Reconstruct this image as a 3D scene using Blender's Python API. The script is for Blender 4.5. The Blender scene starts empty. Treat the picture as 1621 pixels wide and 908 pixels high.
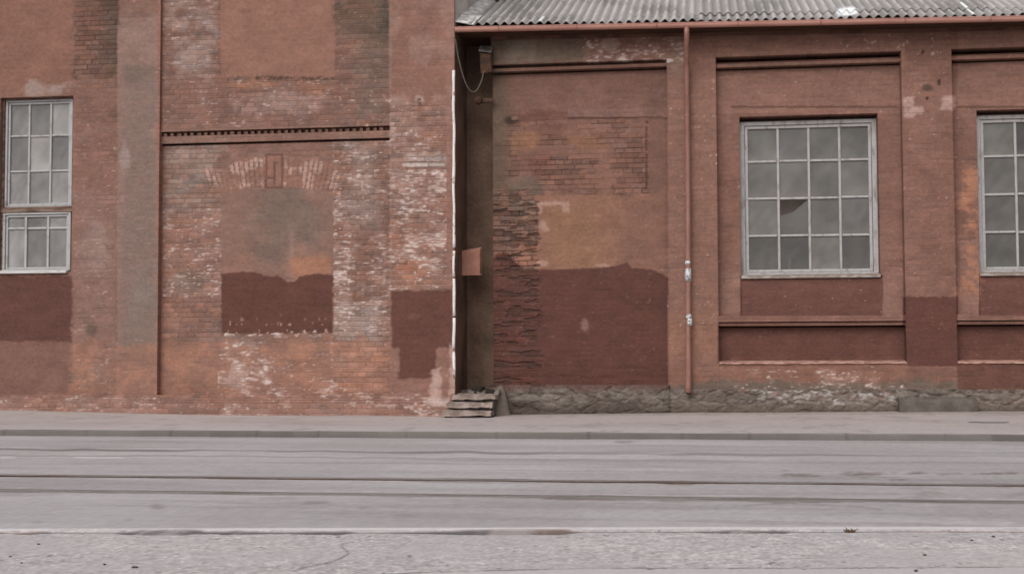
import bpy, math, random
import numpy as np

# ------------------------------------------------------------------ camera, sky, sun, exposure
sc = bpy.context.scene
col = sc.collection
F_PX, IW, IH = 2100.0, 1621.0, 908.0
YAW, TILT, ROLL = math.radians(8.16), math.radians(2.9), -0.0034
CAM = np.array([0.0, -19.4, 0.86])

def Rz(a):
    c, s = math.cos(a), math.sin(a)
    return np.array([[c, -s, 0], [s, c, 0], [0, 0, 1.0]])

def Rx(a):
    c, s = math.cos(a), math.sin(a)
    return np.array([[1.0, 0, 0], [0, c, -s], [0, s, c]])

ROT = Rz(YAW) @ Rx(math.pi / 2 + TILT) @ Rz(ROLL)
cd = bpy.data.cameras.new('camera')
cam = bpy.data.objects.new('camera', cd)
col.objects.link(cam)
cd.sensor_width = 36.0
cd.lens = F_PX / IW * 36.0
cd.clip_end = 2000.0
cam.location = CAM.tolist()
from mathutils import Matrix, Vector
cam.rotation_euler = Matrix(ROT.tolist()).to_euler()
cd.dof.use_dof = True
cd.dof.focus_distance = 8.0
cd.dof.aperture_fstop = 4.8
sc.camera = cam

SUN_EL, SUN_AZ = math.radians(40), math.radians(196)      # overcast: a broad soft sun behind the camera's left shoulder
w = bpy.data.worlds.new('World')
sc.world = w
w.use_nodes = True
wn = w.node_tree
for n in list(wn.nodes):
    wn.nodes.remove(n)
sky = wn.nodes.new('ShaderNodeTexSky')
sky.sky_type = 'NISHITA'
sky.sun_disc = False
sky.sun_elevation = SUN_EL
sky.sun_rotation = SUN_AZ
sky.air_density = 1.0
sky.dust_density = 5.0
sky.ozone_density = 1.0
hs = wn.nodes.new('ShaderNodeHueSaturation')
hs.inputs['Saturation'].default_value = 0.10
bg = wn.nodes.new('ShaderNodeBackground')
bg.inputs['Strength'].default_value = 0.10
wo = wn.nodes.new('ShaderNodeOutputWorld')
wn.links.new(sky.outputs[0], hs.inputs['Color'])
wn.links.new(hs.outputs[0], bg.inputs['Color'])
wn.links.new(bg.outputs[0], wo.inputs['Surface'])

sd = bpy.data.lights.new('sun', 'SUN')
sd.energy = 1.35
sd.angle = math.radians(50)
sd.color = (1.0, 0.985, 0.968)
sun = bpy.data.objects.new('sun', sd)
col.objects.link(sun)
# direction towards the sun
tos = Vector((math.sin(SUN_AZ) * math.cos(SUN_EL), math.cos(SUN_AZ) * math.cos(SUN_EL), math.sin(SUN_EL)))
sun.rotation_euler = tos.to_track_quat('Z', 'Y').to_euler()

sc.view_settings.view_transform = 'Standard'
sc.view_settings.look = 'None'
sc.view_settings.gamma = 1.0
sc.view_settings.use_curve_mapping = False
sc.view_settings.exposure = 0.0
KALB = 1.0          # sRGB tone seen in an evenly lit photo -> albedo

# ------------------------------------------------------------------ measuring helpers
def at(px, py, axis, val):
    """world point where the sight line of a measured photo point meets the plane axis = val"""
    d = ROT @ np.array([(px - IW / 2) / F_PX, -(py - IH / 2) / F_PX, -1.0])
    t = (val - CAM[axis]) / d[axis]
    return CAM + t * d

def PX(px, py, y): return float(at(px, py, 1, y)[0])
def PZ(px, py, y): return float(at(px, py, 1, y)[2])

def uv(X, Y, Z):
    """wall / ground position -> survey coordinates of the measured photo (used to place stains and repairs)"""
    P = np.stack([np.broadcast_to(np.asarray(a, float), np.shape(X)) - CAM[i] for i, a in enumerate((X, Y, Z))], -1)
    q = P @ ROT
    return IW / 2 + F_PX * q[..., 0] / -q[..., 2], IH / 2 - F_PX * q[..., 1] / -q[..., 2]

# ------------------------------------------------------------------ numpy noise
def hsh(ix, iy, seed=0):
    ix = ix.astype(np.int64).astype(np.uint64); iy = iy.astype(np.int64).astype(np.uint64)
    h = ix * np.uint64(0x9E3779B97F4A7C15) ^ (iy * np.uint64(0xC2B2AE3D27D4EB4F)) ^ np.uint64(seed * 7919 + 12345)
    h ^= h >> np.uint64(29); h *= np.uint64(0xBF58476D1CE4E5B9); h ^= h >> np.uint64(32)
    h *= np.uint64(0x94D049BB133111EB); h ^= h >> np.uint64(29)
    return (h & np.uint64(0xFFFFFF)).astype(np.float64) / float(0xFFFFFF)

np.seterr(over='ignore')
def vn(x, y, seed=0):
    x0, y0 = np.floor(x), np.floor(y)
    fx, fy = x - x0, y - y0
    fx = fx * fx * (3 - 2 * fx); fy = fy * fy * (3 - 2 * fy)
    a = hsh(x0, y0, seed); b = hsh(x0 + 1, y0, seed); c = hsh(x0, y0 + 1, seed); d = hsh(x0 + 1, y0 + 1, seed)
    return (a * (1 - fx) + b * fx) * (1 - fy) + (c * (1 - fx) + d * fx) * fy

def fbm(x, y, seed=0, o=4):
    s = 0; a = 0.5; t = 0
    for i in range(o):
        s = s + a * vn(x * 2 ** i + 17.3 * i, y * 2 ** i - 9.1 * i, seed + i); t += a; a *= 0.55
    return s / t

def ss(a, b, x):
    t = np.clip((x - a) / (b - a), 0, 1)
    return t * t * (3 - 2 * t)

def mix(c, k, m):
    return c * (1 - m[..., None]) + np.asarray(k, float) * m[..., None]

class Cv:
    """a canvas over a wall or ground sheet: colour (sRGB 0-255), relief (m) and masks in survey coordinates"""
    def __init__(s, X, Y, Z, seed=0):
        s.X, s.Z = X, Z
        s.u, s.v = uv(X, Y, Z)
        s.n1 = fbm(s.u / 26, s.v / 26, seed + 1) - 0.5
        s.n2 = fbm(s.u / 26, s.v / 26, seed + 11) - 0.5
        s.f1 = fbm(s.u / 6, s.v / 5, seed + 21, 3) - 0.5
        s.f2 = fbm(s.u / 6, s.v / 5, seed + 31, 3) - 0.5
        s.big = fbm(s.u / 80, s.v / 80, seed + 41, 5)
        s.mid = fbm(s.u / 22, s.v / 18, seed + 51, 4)
        s.fine = fbm(s.u / 3.0, s.v / 2.4, seed + 61, 3)
        s.streak = fbm(s.u / 30, s.v / 3.5, seed + 71, 3)
        s.pt = fbm(s.u / 34, s.v / 12, seed + 81, 4)
        s.seed = seed
    def box(s, x0, y0, x1, y1, soft=2.0, rough=0.0):
        if rough >= 2.5: soft, rough = soft * 1.5, rough * 1.6
        u = s.u + rough * (s.n1 * 2 + s.f1); v = s.v + rough * (s.n2 * 2 + s.f2)
        return ss(x0 - soft, x0 + soft, u) * (1 - ss(x1 - soft, x1 + soft, u)) * ss(y0 - soft, y0 + soft, v) * (1 - ss(y1 - soft, y1 + soft, v))
    def blob(s, cx, cy, rx, ry, rough=0.8, soft=0.5):
        d = np.hypot((s.u - cx) / rx, (s.v - cy) / ry) + rough * (s.n1 * 1.6 + s.f1 * .8)
        return 1 - ss(1 - soft, 1 + soft * .4, d)
    def poly(s, xs, ys):
        """height of a broken line at every u"""
        return np.interp(s.u, xs, ys)

BL, BH = 0.2625, 0.075
def bricks(A, Z, seed=0):
    """cross bond of stretcher and header courses; A runs along the wall"""
    iz = np.round(Z / 0.0125)
    row = np.floor((iz + 0.01) / 6)
    jh = (np.mod(iz, 6) == 0)
    ia = np.round(A / 0.013125)
    header = np.mod(row, 2) == 1
    off = np.where(np.mod(row, 4) == 2, 10, 0) + np.where(header, 5, 0) + np.floor(hsh(row, row * 0, seed + 5) * 3) - 1
    n = np.where(header, 10, 20)
    cidx = np.floor((ia - off) / n)
    jv = np.mod(ia - off, n) == 0
    key = cidx * 2 + header
    return dict(row=row, col=key, jh=jh, jv=jv & ~jh, j=(jh | jv).astype(float),
                r1=hsh(key, row, seed + 1), r2=hsh(key, row, seed + 2), r3=hsh(key, row, seed + 3), r4=hsh(key, row, seed + 4))

def lin(c):
    c = np.clip(c, 0, 255) / 255.0
    return np.where(c <= 0.04045, c / 12.92, ((c + 0.055) / 1.055) ** 2.4)

# ------------------------------------------------------------------ materials
def new_mat(name):
    m = bpy.data.materials.new(name)
    m.use_nodes = True
    nt = m.node_tree
    return m, nt, nt.nodes['Principled BSDF']

def weather(nt, color_out, bsdf, scale=40.0, amount=0.12, bump=0.25, dist=0.004, bscale=90.0):
    tc = nt.nodes.new('ShaderNodeTexCoord')
    no = nt.nodes.new('ShaderNodeTexNoise'); no.inputs['Scale'].default_value = scale; no.inputs['Detail'].default_value = 6
    nt.links.new(tc.outputs['Object'], no.inputs['Vector'])
    mr = nt.nodes.new('ShaderNodeMapRange')
    mr.inputs['From Min'].default_value = 0.25; mr.inputs['From Max'].default_value = 0.75
    mr.inputs['To Min'].default_value = 1 - amount; mr.inputs['To Max'].default_value = 1 + amount
    nt.links.new(no.outputs['Fac'], mr.inputs['Value'])
    mx = nt.nodes.new('ShaderNodeVectorMath'); mx.operation = 'SCALE'
    nt.links.new(color_out, mx.inputs[0]); nt.links.new(mr.outputs[0], mx.inputs['Scale'])
    nt.links.new(mx.outputs[0], bsdf.inputs['Base Color'])
    n2 = nt.nodes.new('ShaderNodeTexNoise'); n2.inputs['Scale'].default_value = bscale; n2.inputs['Detail'].default_value = 4
    nt.links.new(tc.outputs['Object'], n2.inputs['Vector'])
    bp = nt.nodes.new('ShaderNodeBump'); bp.inputs['Strength'].default_value = bump; bp.inputs['Distance'].default_value = dist
    nt.links.new(n2.outputs['Fac'], bp.inputs['Height'])
    nt.links.new(bp.outputs[0], bsdf.inputs['Normal'])
    return tc

def painted_mat(name, rough=0.88, bump=0.35, dist=0.005, amount=0.10, spec=0.25, bscale=90.0):
    m, nt, b = new_mat(name)
    a = nt.nodes.new('ShaderNodeAttribute'); a.attribute_name = 'Col'
    weather(nt, a.outputs['Color'], b, 45.0, amount, bump, dist, bscale)
    b.inputs['Roughness'].default_value = rough
    b.inputs['Specular IOR Level'].default_value = spec
    return m

def plain_mat(name, c, rough=0.7, metal=0.0, c2=None, scale=8.0, amount=0.15, bump=0.2, spec=0.4, lo=0.45, hi=0.6, stretch=None):
    """c, c2 sRGB 0-255; c2 shows through in noise patches (wear)"""
    m, nt, b = new_mat(name)
    A = [float(x) * KALB for x in lin(np.array(c, float))]
    rgb = nt.nodes.new('ShaderNodeRGB'); rgb.outputs[0].default_value = (*A, 1)
    out = rgb.outputs[0]
    if c2 is not None:
        B = [float(x) * KALB for x in lin(np.array(c2, float))]
        tc = nt.nodes.new('ShaderNodeTexCoord')
        mp = nt.nodes.new('ShaderNodeMapping')
        if stretch: mp.inputs['Scale'].default_value = stretch
        nt.links.new(tc.outputs['Object'], mp.inputs['Vector'])
        no = nt.nodes.new('ShaderNodeTexNoise'); no.inputs['Scale'].default_value = scale; no.inputs['Detail'].default_value = 8
        nt.links.new(mp.outputs[0], no.inputs['Vector'])
        cr = nt.nodes.new('ShaderNodeValToRGB')
        cr.color_ramp.elements[0].position = lo; cr.color_ramp.elements[1].position = hi
        cr.color_ramp.elements[0].color = (*A, 1); cr.color_ramp.elements[1].color = (*B, 1)
        nt.links.new(no.outputs['Fac'], cr.inputs[0])
        out = cr.outputs[0]
    weather(nt, out, b, 30.0, amount, bump, 0.004, 70.0)
    b.inputs['Roughness'].default_value = rough
    b.inputs['Metallic'].default_value = metal
    b.inputs['Specular IOR Level'].default_value = spec
    return m

M = {}
M['masonry'] = painted_mat('weathered masonry')
M['roof'] = painted_mat('fibre cement sheet', rough=0.85, amount=0.16, bump=0.3)
M['ground'] = painted_mat('worn asphalt', rough=0.8, amount=0.06, bump=0.25, dist=0.002, bscale=160.0, spec=0.3)
M['gutter'] = plain_mat('red painted gutter', (196, 146, 132), 0.26, 0, (176, 124, 110), 3.0, 0.06, 0.05, 0.5, 0.4, 0.75, (0.6, 3, 3))
M['pipe'] = plain_mat('red painted pipe', (146, 104, 91), 0.45, 0, (128, 88, 76), 5.0, 0.10, 0.1, 0.45, 0.4, 0.7, (3, 3, 0.6))
M['flake'] = plain_mat('bare zinc and white flakes', (205, 205, 208), 0.5, 0.0, (120, 118, 116), 30, 0.1)
M['soot'] = plain_mat('sooty plaster', (116, 93, 80), 0.95, 0, (92, 74, 63), 2.2, 0.2, 0.5, 0.1, 0.4, 0.65)
M['wood_dark'] = plain_mat('dark eave boards', (84, 62, 50), 0.9, 0, (58, 42, 33), 4, 0.2, 0.3, 0.1, 0.4, 0.65, (0.4, 4, 4))
M['frame'] = plain_mat('weathered grey white paint', (168, 164, 163), 0.65, 0, (132, 124, 118), 5, 0.12, 0.25, 0.3, 0.52, 0.72, (3, 3, 1.0))
M['frame_blue'] = plain_mat('old white blue paint', (168, 166, 166), 0.6, 0, (142, 134, 129), 6, 0.1, 0.2, 0.3, 0.55, 0.7)
M['sill'] = plain_mat('weathered sill', (138, 122, 112), 0.8, 0, (165, 158, 152), 9, 0.15, 0.3, 0.2, 0.45, 0.6, (1, 3, 3))
M['sill_white'] = plain_mat('white sill', (196, 194, 193), 0.6, 0, (165, 155, 150), 9, 0.1, 0.2, 0.3, 0.5, 0.7, (1, 3, 3))
M['timber'] = plain_mat('brown transom timber', (128, 108, 96), 0.8, 0, (92, 72, 60), 8, 0.15, 0.3, 0.2, 0.45, 0.6, (0.6, 4, 4))
M['inside'] = plain_mat('dim interior plaster', (150, 136, 128), 0.95, 0, (128, 114, 106), 1.2, 0.1)
M['steel'] = plain_mat('worn rail steel', (150, 146, 143), 0.42, 0.45, (112, 98, 88), 3, 0.12, 0.15, 0.5, 0.5, 0.72, (0.5, 6, 6))
M['rust'] = plain_mat('rusty metal', (92, 62, 46), 0.8, 0.2, (66, 50, 42), 14, 0.2, 0.4)
M['panel'] = plain_mat('red brown paint', (164, 116, 100), 0.8, 0, (150, 104, 90), 4, 0.1, 0.15, 0.3)
M['concrete'] = plain_mat('dirty concrete', (154, 138, 130), 0.92, 0, (120, 105, 96), 5, 0.16, 0.6, 0.2, 0.4, 0.62)
M['concrete_dark'] = plain_mat('dirty dark concrete', (122, 110, 102), 0.92, 0, (104, 93, 85), 5, 0.16, 0.6, 0.2, 0.4, 0.62)
M['white'] = plain_mat('flaking white paint', (226, 220, 217), 0.6, 0, (172, 140, 126), 16, 0.08, 0.2, 0.3, 0.6, 0.66, (1, 1, 0.5))
M['cable'] = plain_mat('grey cable sheath', (98, 88, 80), 0.7)
M['zinc'] = plain_mat('zinc flashing', (226, 222, 220), 0.6, 0.0, (176, 171, 168), 7, 0.15, 0.3, 0.4)
M['block'] = plain_mat('dark weathered concrete', (104, 96, 90), 0.92, 0, (88, 80, 73), 5, 0.16, 0.6, 0.2, 0.4, 0.62)
M['stone'] = plain_mat('dark pebble', (78, 70, 64), 0.9)
M['dry'] = plain_mat('dry weed', (96, 76, 56), 0.9)
M['void'] = plain_mat('deep shade earth', (40, 34, 29), 1.0)

def glass_mat(name, dust=(132, 128, 124), alpha=0.82):
    m, nt, b = new_mat(name)
    a = nt.nodes.new('ShaderNodeAttribute'); a.attribute_name = 'Col'
    tc = weather(nt, a.outputs['Color'], b, 3.0, 0.18, 0.05, 0.002, 6.0)
    b.inputs['Roughness'].default_value = 0.22
    b.inputs['Specular IOR Level'].default_value = 0.5
    n = nt.nodes.new('ShaderNodeTexNoise'); n.inputs['Scale'].default_value = 2.3; n.inputs['Detail'].default_value = 5
    nt.links.new(tc.outputs['Object'], n.inputs['Vector'])
    mr = nt.nodes.new('ShaderNodeMapRange'); mr.inputs['From Min'].default_value = .3; mr.inputs['From Max'].default_value = .7
    mr.inputs['To Min'].default_value = alpha - .14; mr.inputs['To Max'].default_value = min(1, alpha + .1)
    nt.links.new(n.outputs['Fac'], mr.inputs['Value'])
    nt.links.new(mr.outputs[0], b.inputs['Alpha'])
    return m
M['glass'] = glass_mat('dusty glass')

# ------------------------------------------------------------------ object helpers
def thing(name, label, cat, loc=(0, 0, 0), group=None):
    o = bpy.data.objects.new(name, None)
    o.empty_display_size = 0.3
    col.objects.link(o)
    o.location = loc
    o['label'] = label; o['category'] = cat
    if group: o['group'] = group
    return o

def tag(o, label, cat, group=None):
    o['label'] = label; o['category'] = cat
    if group: o['group'] = group
    return o

def structure(o):
    o['kind'] = 'structure'
    return o

def link(name, me, mat, parent=None):
    o = bpy.data.objects.new(name, me)
    me.materials.append(mat)
    col.objects.link(o)
    if parent:
        o.parent = parent
        o.matrix_parent_inverse = Matrix.Identity(4)
        if parent.type == 'EMPTY' and any(abs(c) > 1e-9 for c in parent.location):
            o.location = [-c for c in parent.location]
    return o

def mesh_np(name, V, Q, C=None, smooth=False):
    me = bpy.data.meshes.new(name)
    V = np.asarray(V, np.float32); Q = np.asarray(Q, np.int32)
    me.vertices.add(len(V)); me.vertices.foreach_set('co', V.ravel())
    me.loops.add(Q.size); me.loops.foreach_set('vertex_index', Q.ravel())
    me.polygons.add(len(Q)); me.polygons.foreach_set('loop_start', np.arange(0, Q.size, 4, dtype=np.int32))
    me.update(calc_edges=True)
    if C is not None:
        at_ = me.color_attributes.new('Col', 'FLOAT_COLOR', 'POINT')
        D = np.ones((len(V), 4), np.float32); D[:, :3] = np.clip(lin(C) * KALB, 0.002, 0.88)
        at_.data.foreach_set('color', D.ravel())
    me.polygons.foreach_set('use_smooth', np.full(len(Q), smooth, bool))
    return me

def lines(a, b, step, extra=()):
    k = np.arange(math.ceil((a + 1e-4) / step), math.floor((b - 1e-4) / step) + 1) * step
    fixed = np.array(sorted({a, b, *extra}))
    fixed = fixed[(fixed >= a - 1e-9) & (fixed <= b + 1e-9)]
    k = k[np.min(np.abs(k[:, None] - fixed[None]), axis=1) > step * .3] if len(k) else k
    return np.sort(np.concatenate([k, fixed]))

def block(name, parent, x0, x1, z0, z1, yf, yb, paint, holes=(), k=1, mat=None):
    """a slab of wall: a fine front face in brick modules with its own relief, and its four sides (and the sides of its openings)"""
    xs = lines(x0, x1, 0.013125 * k, [h[0] for h in holes] + [h[1] for h in holes])
    zs = lines(z0, z1, 0.0125 * k, [h[2] for h in holes] + [h[3] for h in holes])
    X, Z = np.meshgrid(xs, zs, indexing='ij')
    C, rel = paint(X, Z, yf)
    C = tone(C, WALL_GAIN, WALL_SAT)
    nx, nz = X.shape
    V = np.stack([X, yf - rel, Z], -1).reshape(-1, 3)
    B = np.stack([X, np.full_like(X, yb), Z], -1).reshape(-1, 3)
    I = np.arange(nx * nz).reshape(nx, nz)
    cx = (xs[:-1] + xs[1:]) / 2; cz = (zs[:-1] + zs[1:]) / 2
    ok = np.ones((nx - 1, nz - 1), bool)
    for h in holes:
        ok &= ~(((cx > h[0]) & (cx < h[1]))[:, None] & ((cz > h[2]) & (cz < h[3]))[None])
    q = np.stack([I[:-1, :-1], I[1:, :-1], I[1:, 1:], I[:-1, 1:]], -1)[ok]
    pad = np.zeros((nx + 1, nz + 1), bool); pad[1:-1, 1:-1] = ok
    side = []
    dv = pad[:-1, 1:-1] != pad[1:, 1:-1]                    # edges along z
    i, j = np.nonzero(dv)
    s = np.stack([I[i, j], I[i, j + 1]], -1)
    flip = pad[:-1, 1:-1][i, j]
    side.append((s, flip))
    dh = pad[1:-1, :-1] != pad[1:-1, 1:]
    i, j = np.nonzero(dh)
    s2 = np.stack([I[i, j], I[i + 1, j]], -1)
    side.append((s2, ~pad[1:-1, :-1][i, j]))
    idx = np.unique(np.concatenate([side[0][0].ravel(), side[1][0].ravel()]))
    mp = np.full(nx * nz, -1); mp[idx] = np.arange(len(idx)) + nx * nz
    Q = [q]
    for s, fl in side:
        a = np.where(fl, s[:, 0], s[:, 1]); b = np.where(fl, s[:, 1], s[:, 0])
        Q.append(np.stack([a, mp[a], mp[b], b], -1))
    Cc = C.reshape(-1, 3)
    me = mesh_np(name, np.concatenate([V, B[idx]]), np.concatenate(Q), np.concatenate([Cc, Cc[idx]]))
    return link(name, me, mat or M['masonry'], parent)

WALL_GAIN, WALL_SAT = 0.86, 0.94      # sRGB tones were read off an evenly lit wall: scale them to the wall's own albedo
GROUND_GAIN = 1.24
def tone(C, gain, sat):
    L = lin(C); g = L @ np.array([.3, .59, .11])
    L = np.clip((g[..., None] + (L - g[..., None]) * sat) * gain, 0, 1)
    return np.where(L <= .0031308, L * 12.92, 1.055 * L ** (1 / 2.4) - .055) * 255

class MB:
    """collects boxes, tubes and prisms into one mesh"""
    def __init__(s): s.V = []; s.Fs = []; s.C = []
    def add(s, vs, fs, c=None):
        o = len(s.V); s.V += [tuple(map(float, v)) for v in vs]; s.Fs += [tuple(i + o for i in f) for f in fs]
        s.C += [c or (128, 128, 128)] * len(vs)
        return s
    def box(s, x0, x1, y0, y1, z0, z1, c=None, jit=0.0, rnd=None):
        vs = [(x, y, z) for z in (z0, z1) for y in (y0, y1) for x in (x0, x1)]
        if jit: vs = [tuple(a + rnd.uniform(-jit, jit) for a in v) for v in vs]
        return s.add(vs, [(0, 2, 3, 1), (4, 5, 7, 6), (0, 1, 5, 4), (1, 3, 7, 5), (3, 2, 6, 7), (2, 0, 4, 6)], c)
    def quad(s, a, b, c_, d, c=None): return s.add([a, b, c_, d], [(0, 1, 2, 3)], c)
    def prism(s, prof, x0, x1, dz=0.0):
        """profile [(y,z)] swept along x, dz = rise over the run"""
        n = len(prof)
        vs = [(x0, y, z) for y, z in prof] + [(x1, y, z + dz) for y, z in prof]
        fs = [(i, (i + 1) % n, (i + 1) % n + n, i + n) for i in range(n)] + [tuple(range(n))[::-1], tuple(range(n, 2 * n))]
        return s.add(vs, fs)
    def tube(s, pts, r, n=14, cap=True, radii=None):
        P = [Vector(p) for p in pts]; o = []
        up = Vector((0, 1, 0.1))
        for i, p in enumerate(P):
            t = (P[min(i + 1, len(P) - 1)] - P[max(i - 1, 0)]).normalized()
            a = t.cross(up).normalized(); b = a.cross(t)
            rr = radii[i] if radii else r
            o += [p + (a * math.cos(2 * math.pi * k / n) + b * math.sin(2 * math.pi * k / n)) * rr for k in range(n)]
        fs = []
        for i in range(len(P) - 1):
            for k in range(n):
                fs.append((i * n + k, i * n + (k + 1) % n, (i + 1) * n + (k + 1) % n, (i + 1) * n + k))
        if cap: fs += [tuple(range(n)), tuple(range((len(P) - 1) * n, len(P) * n))]
        return s.add(o, fs)
    def build(s, name, mat, parent=None, bevel=0.0, smooth=False, colors=False):
        me = bpy.data.meshes.new(name)
        me.from_pydata(s.V, [], s.Fs); me.update()
        if colors:
            a = me.color_attributes.new('Col', 'FLOAT_COLOR', 'POINT')
            D = np.ones((len(s.V), 4), np.float32); D[:, :3] = lin(np.array(s.C, float)) * KALB
            a.data.foreach_set('color', D.ravel())
        import bmesh
        bm = bmesh.new(); bm.from_mesh(me)
        bmesh.ops.recalc_face_normals(bm, faces=bm.faces)
        if bevel:
            bmesh.ops.bevel(bm, geom=[e for e in bm.edges if len(e.link_faces) == 2 and e.calc_face_angle(0) > 0.6], offset=bevel, segments=1, affect='EDGES')
        bm.to_mesh(me); bm.free()
        if smooth:
            for p in me.polygons: p.use_smooth = True
        return link(name, me, mat, parent)

# ------------------------------------------------------------------ wall finishes (colour and relief of the real surfaces)
def finish(cv, c, B, expo, jcol, depth=0.006, chip=0.006):
    """lay brick courses into colour and relief where the brick is exposed (0..1)"""
    tone = 1 + expo * ((B['r1'] - .5) * .20) + (cv.fine - .5) * .20 + (cv.mid - .5) * .16 + (cv.streak - .5) * .10
    c = c * tone[..., None]
    c[..., 0] += expo * (B['r2'] - .5) * 9
    c[..., 2] -= expo * (B['r2'] - .5) * 6
    gap = B['j'] * expo * (0.12 + 0.88 * ss(.40, .62, cv.pt)) * np.where(B['jv'], .55 + .6 * (B['r4'] - .3), 1.0)
    gap = np.clip(gap, 0, 1)
    c = mix(c, jcol, np.clip(gap * .75, 0, 1)) if not (isinstance(jcol, np.ndarray) and jcol.ndim > 1) else c * (1 - .75 * gap[..., None]) + jcol * .75 * gap[..., None]
    rel = expo * ((B['r3'] - .5) * chip - B['j'] * depth) + (cv.mid - .5) * .008 + (cv.fine - .5) * .002 - .004
    return c, rel

def whiten(cv, c, B, wt, colr=(198, 170, 160), seed=90):
    """limewash left in ragged dashes along the courses and on some bricks, wt = how much"""
    n = fbm(cv.u / 7, cv.v / 2.6, cv.seed + seed, 3)
    n2 = fbm(cv.u / 26, cv.v / 20, cv.seed + seed + 7, 3)
    k = wt + (n2 - .5) * wt * 3.0
    dash = ss(.66, .82, n + k * .46 - .10 + .05 * B['j'] + (B['r4'] - .5) * .10)
    brick = ss(.80, .98, B['r4'] * .62 + k * .55 + (n - .5) * .7) * .55
    haze = np.clip(k, 0, 1) * .60 * ss(.35, .65, n2) * ss(.3, .6, n + .1)
    m = np.clip(np.maximum(np.maximum(dash * .9, brick), haze), 0, 1) * np.clip(wt * 9, 0, 1)
    out = mix(c, colr, m * .85)
    hot = ss(.80, .90, n + k * .34 - .04) * np.clip(wt * 5, 0, 1)
    return mix(out, (218, 202, 196), hot * .7)

def specks(cv, c, area, dens, colr=(196, 164, 152), seed=70):
    n = fbm(cv.u / 4.5, cv.v / 3.6, cv.seed + seed, 2)
    m = ss(1 - dens, 1 - dens + .06, n) * area
    return mix(c, colr, m * .9)

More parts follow.
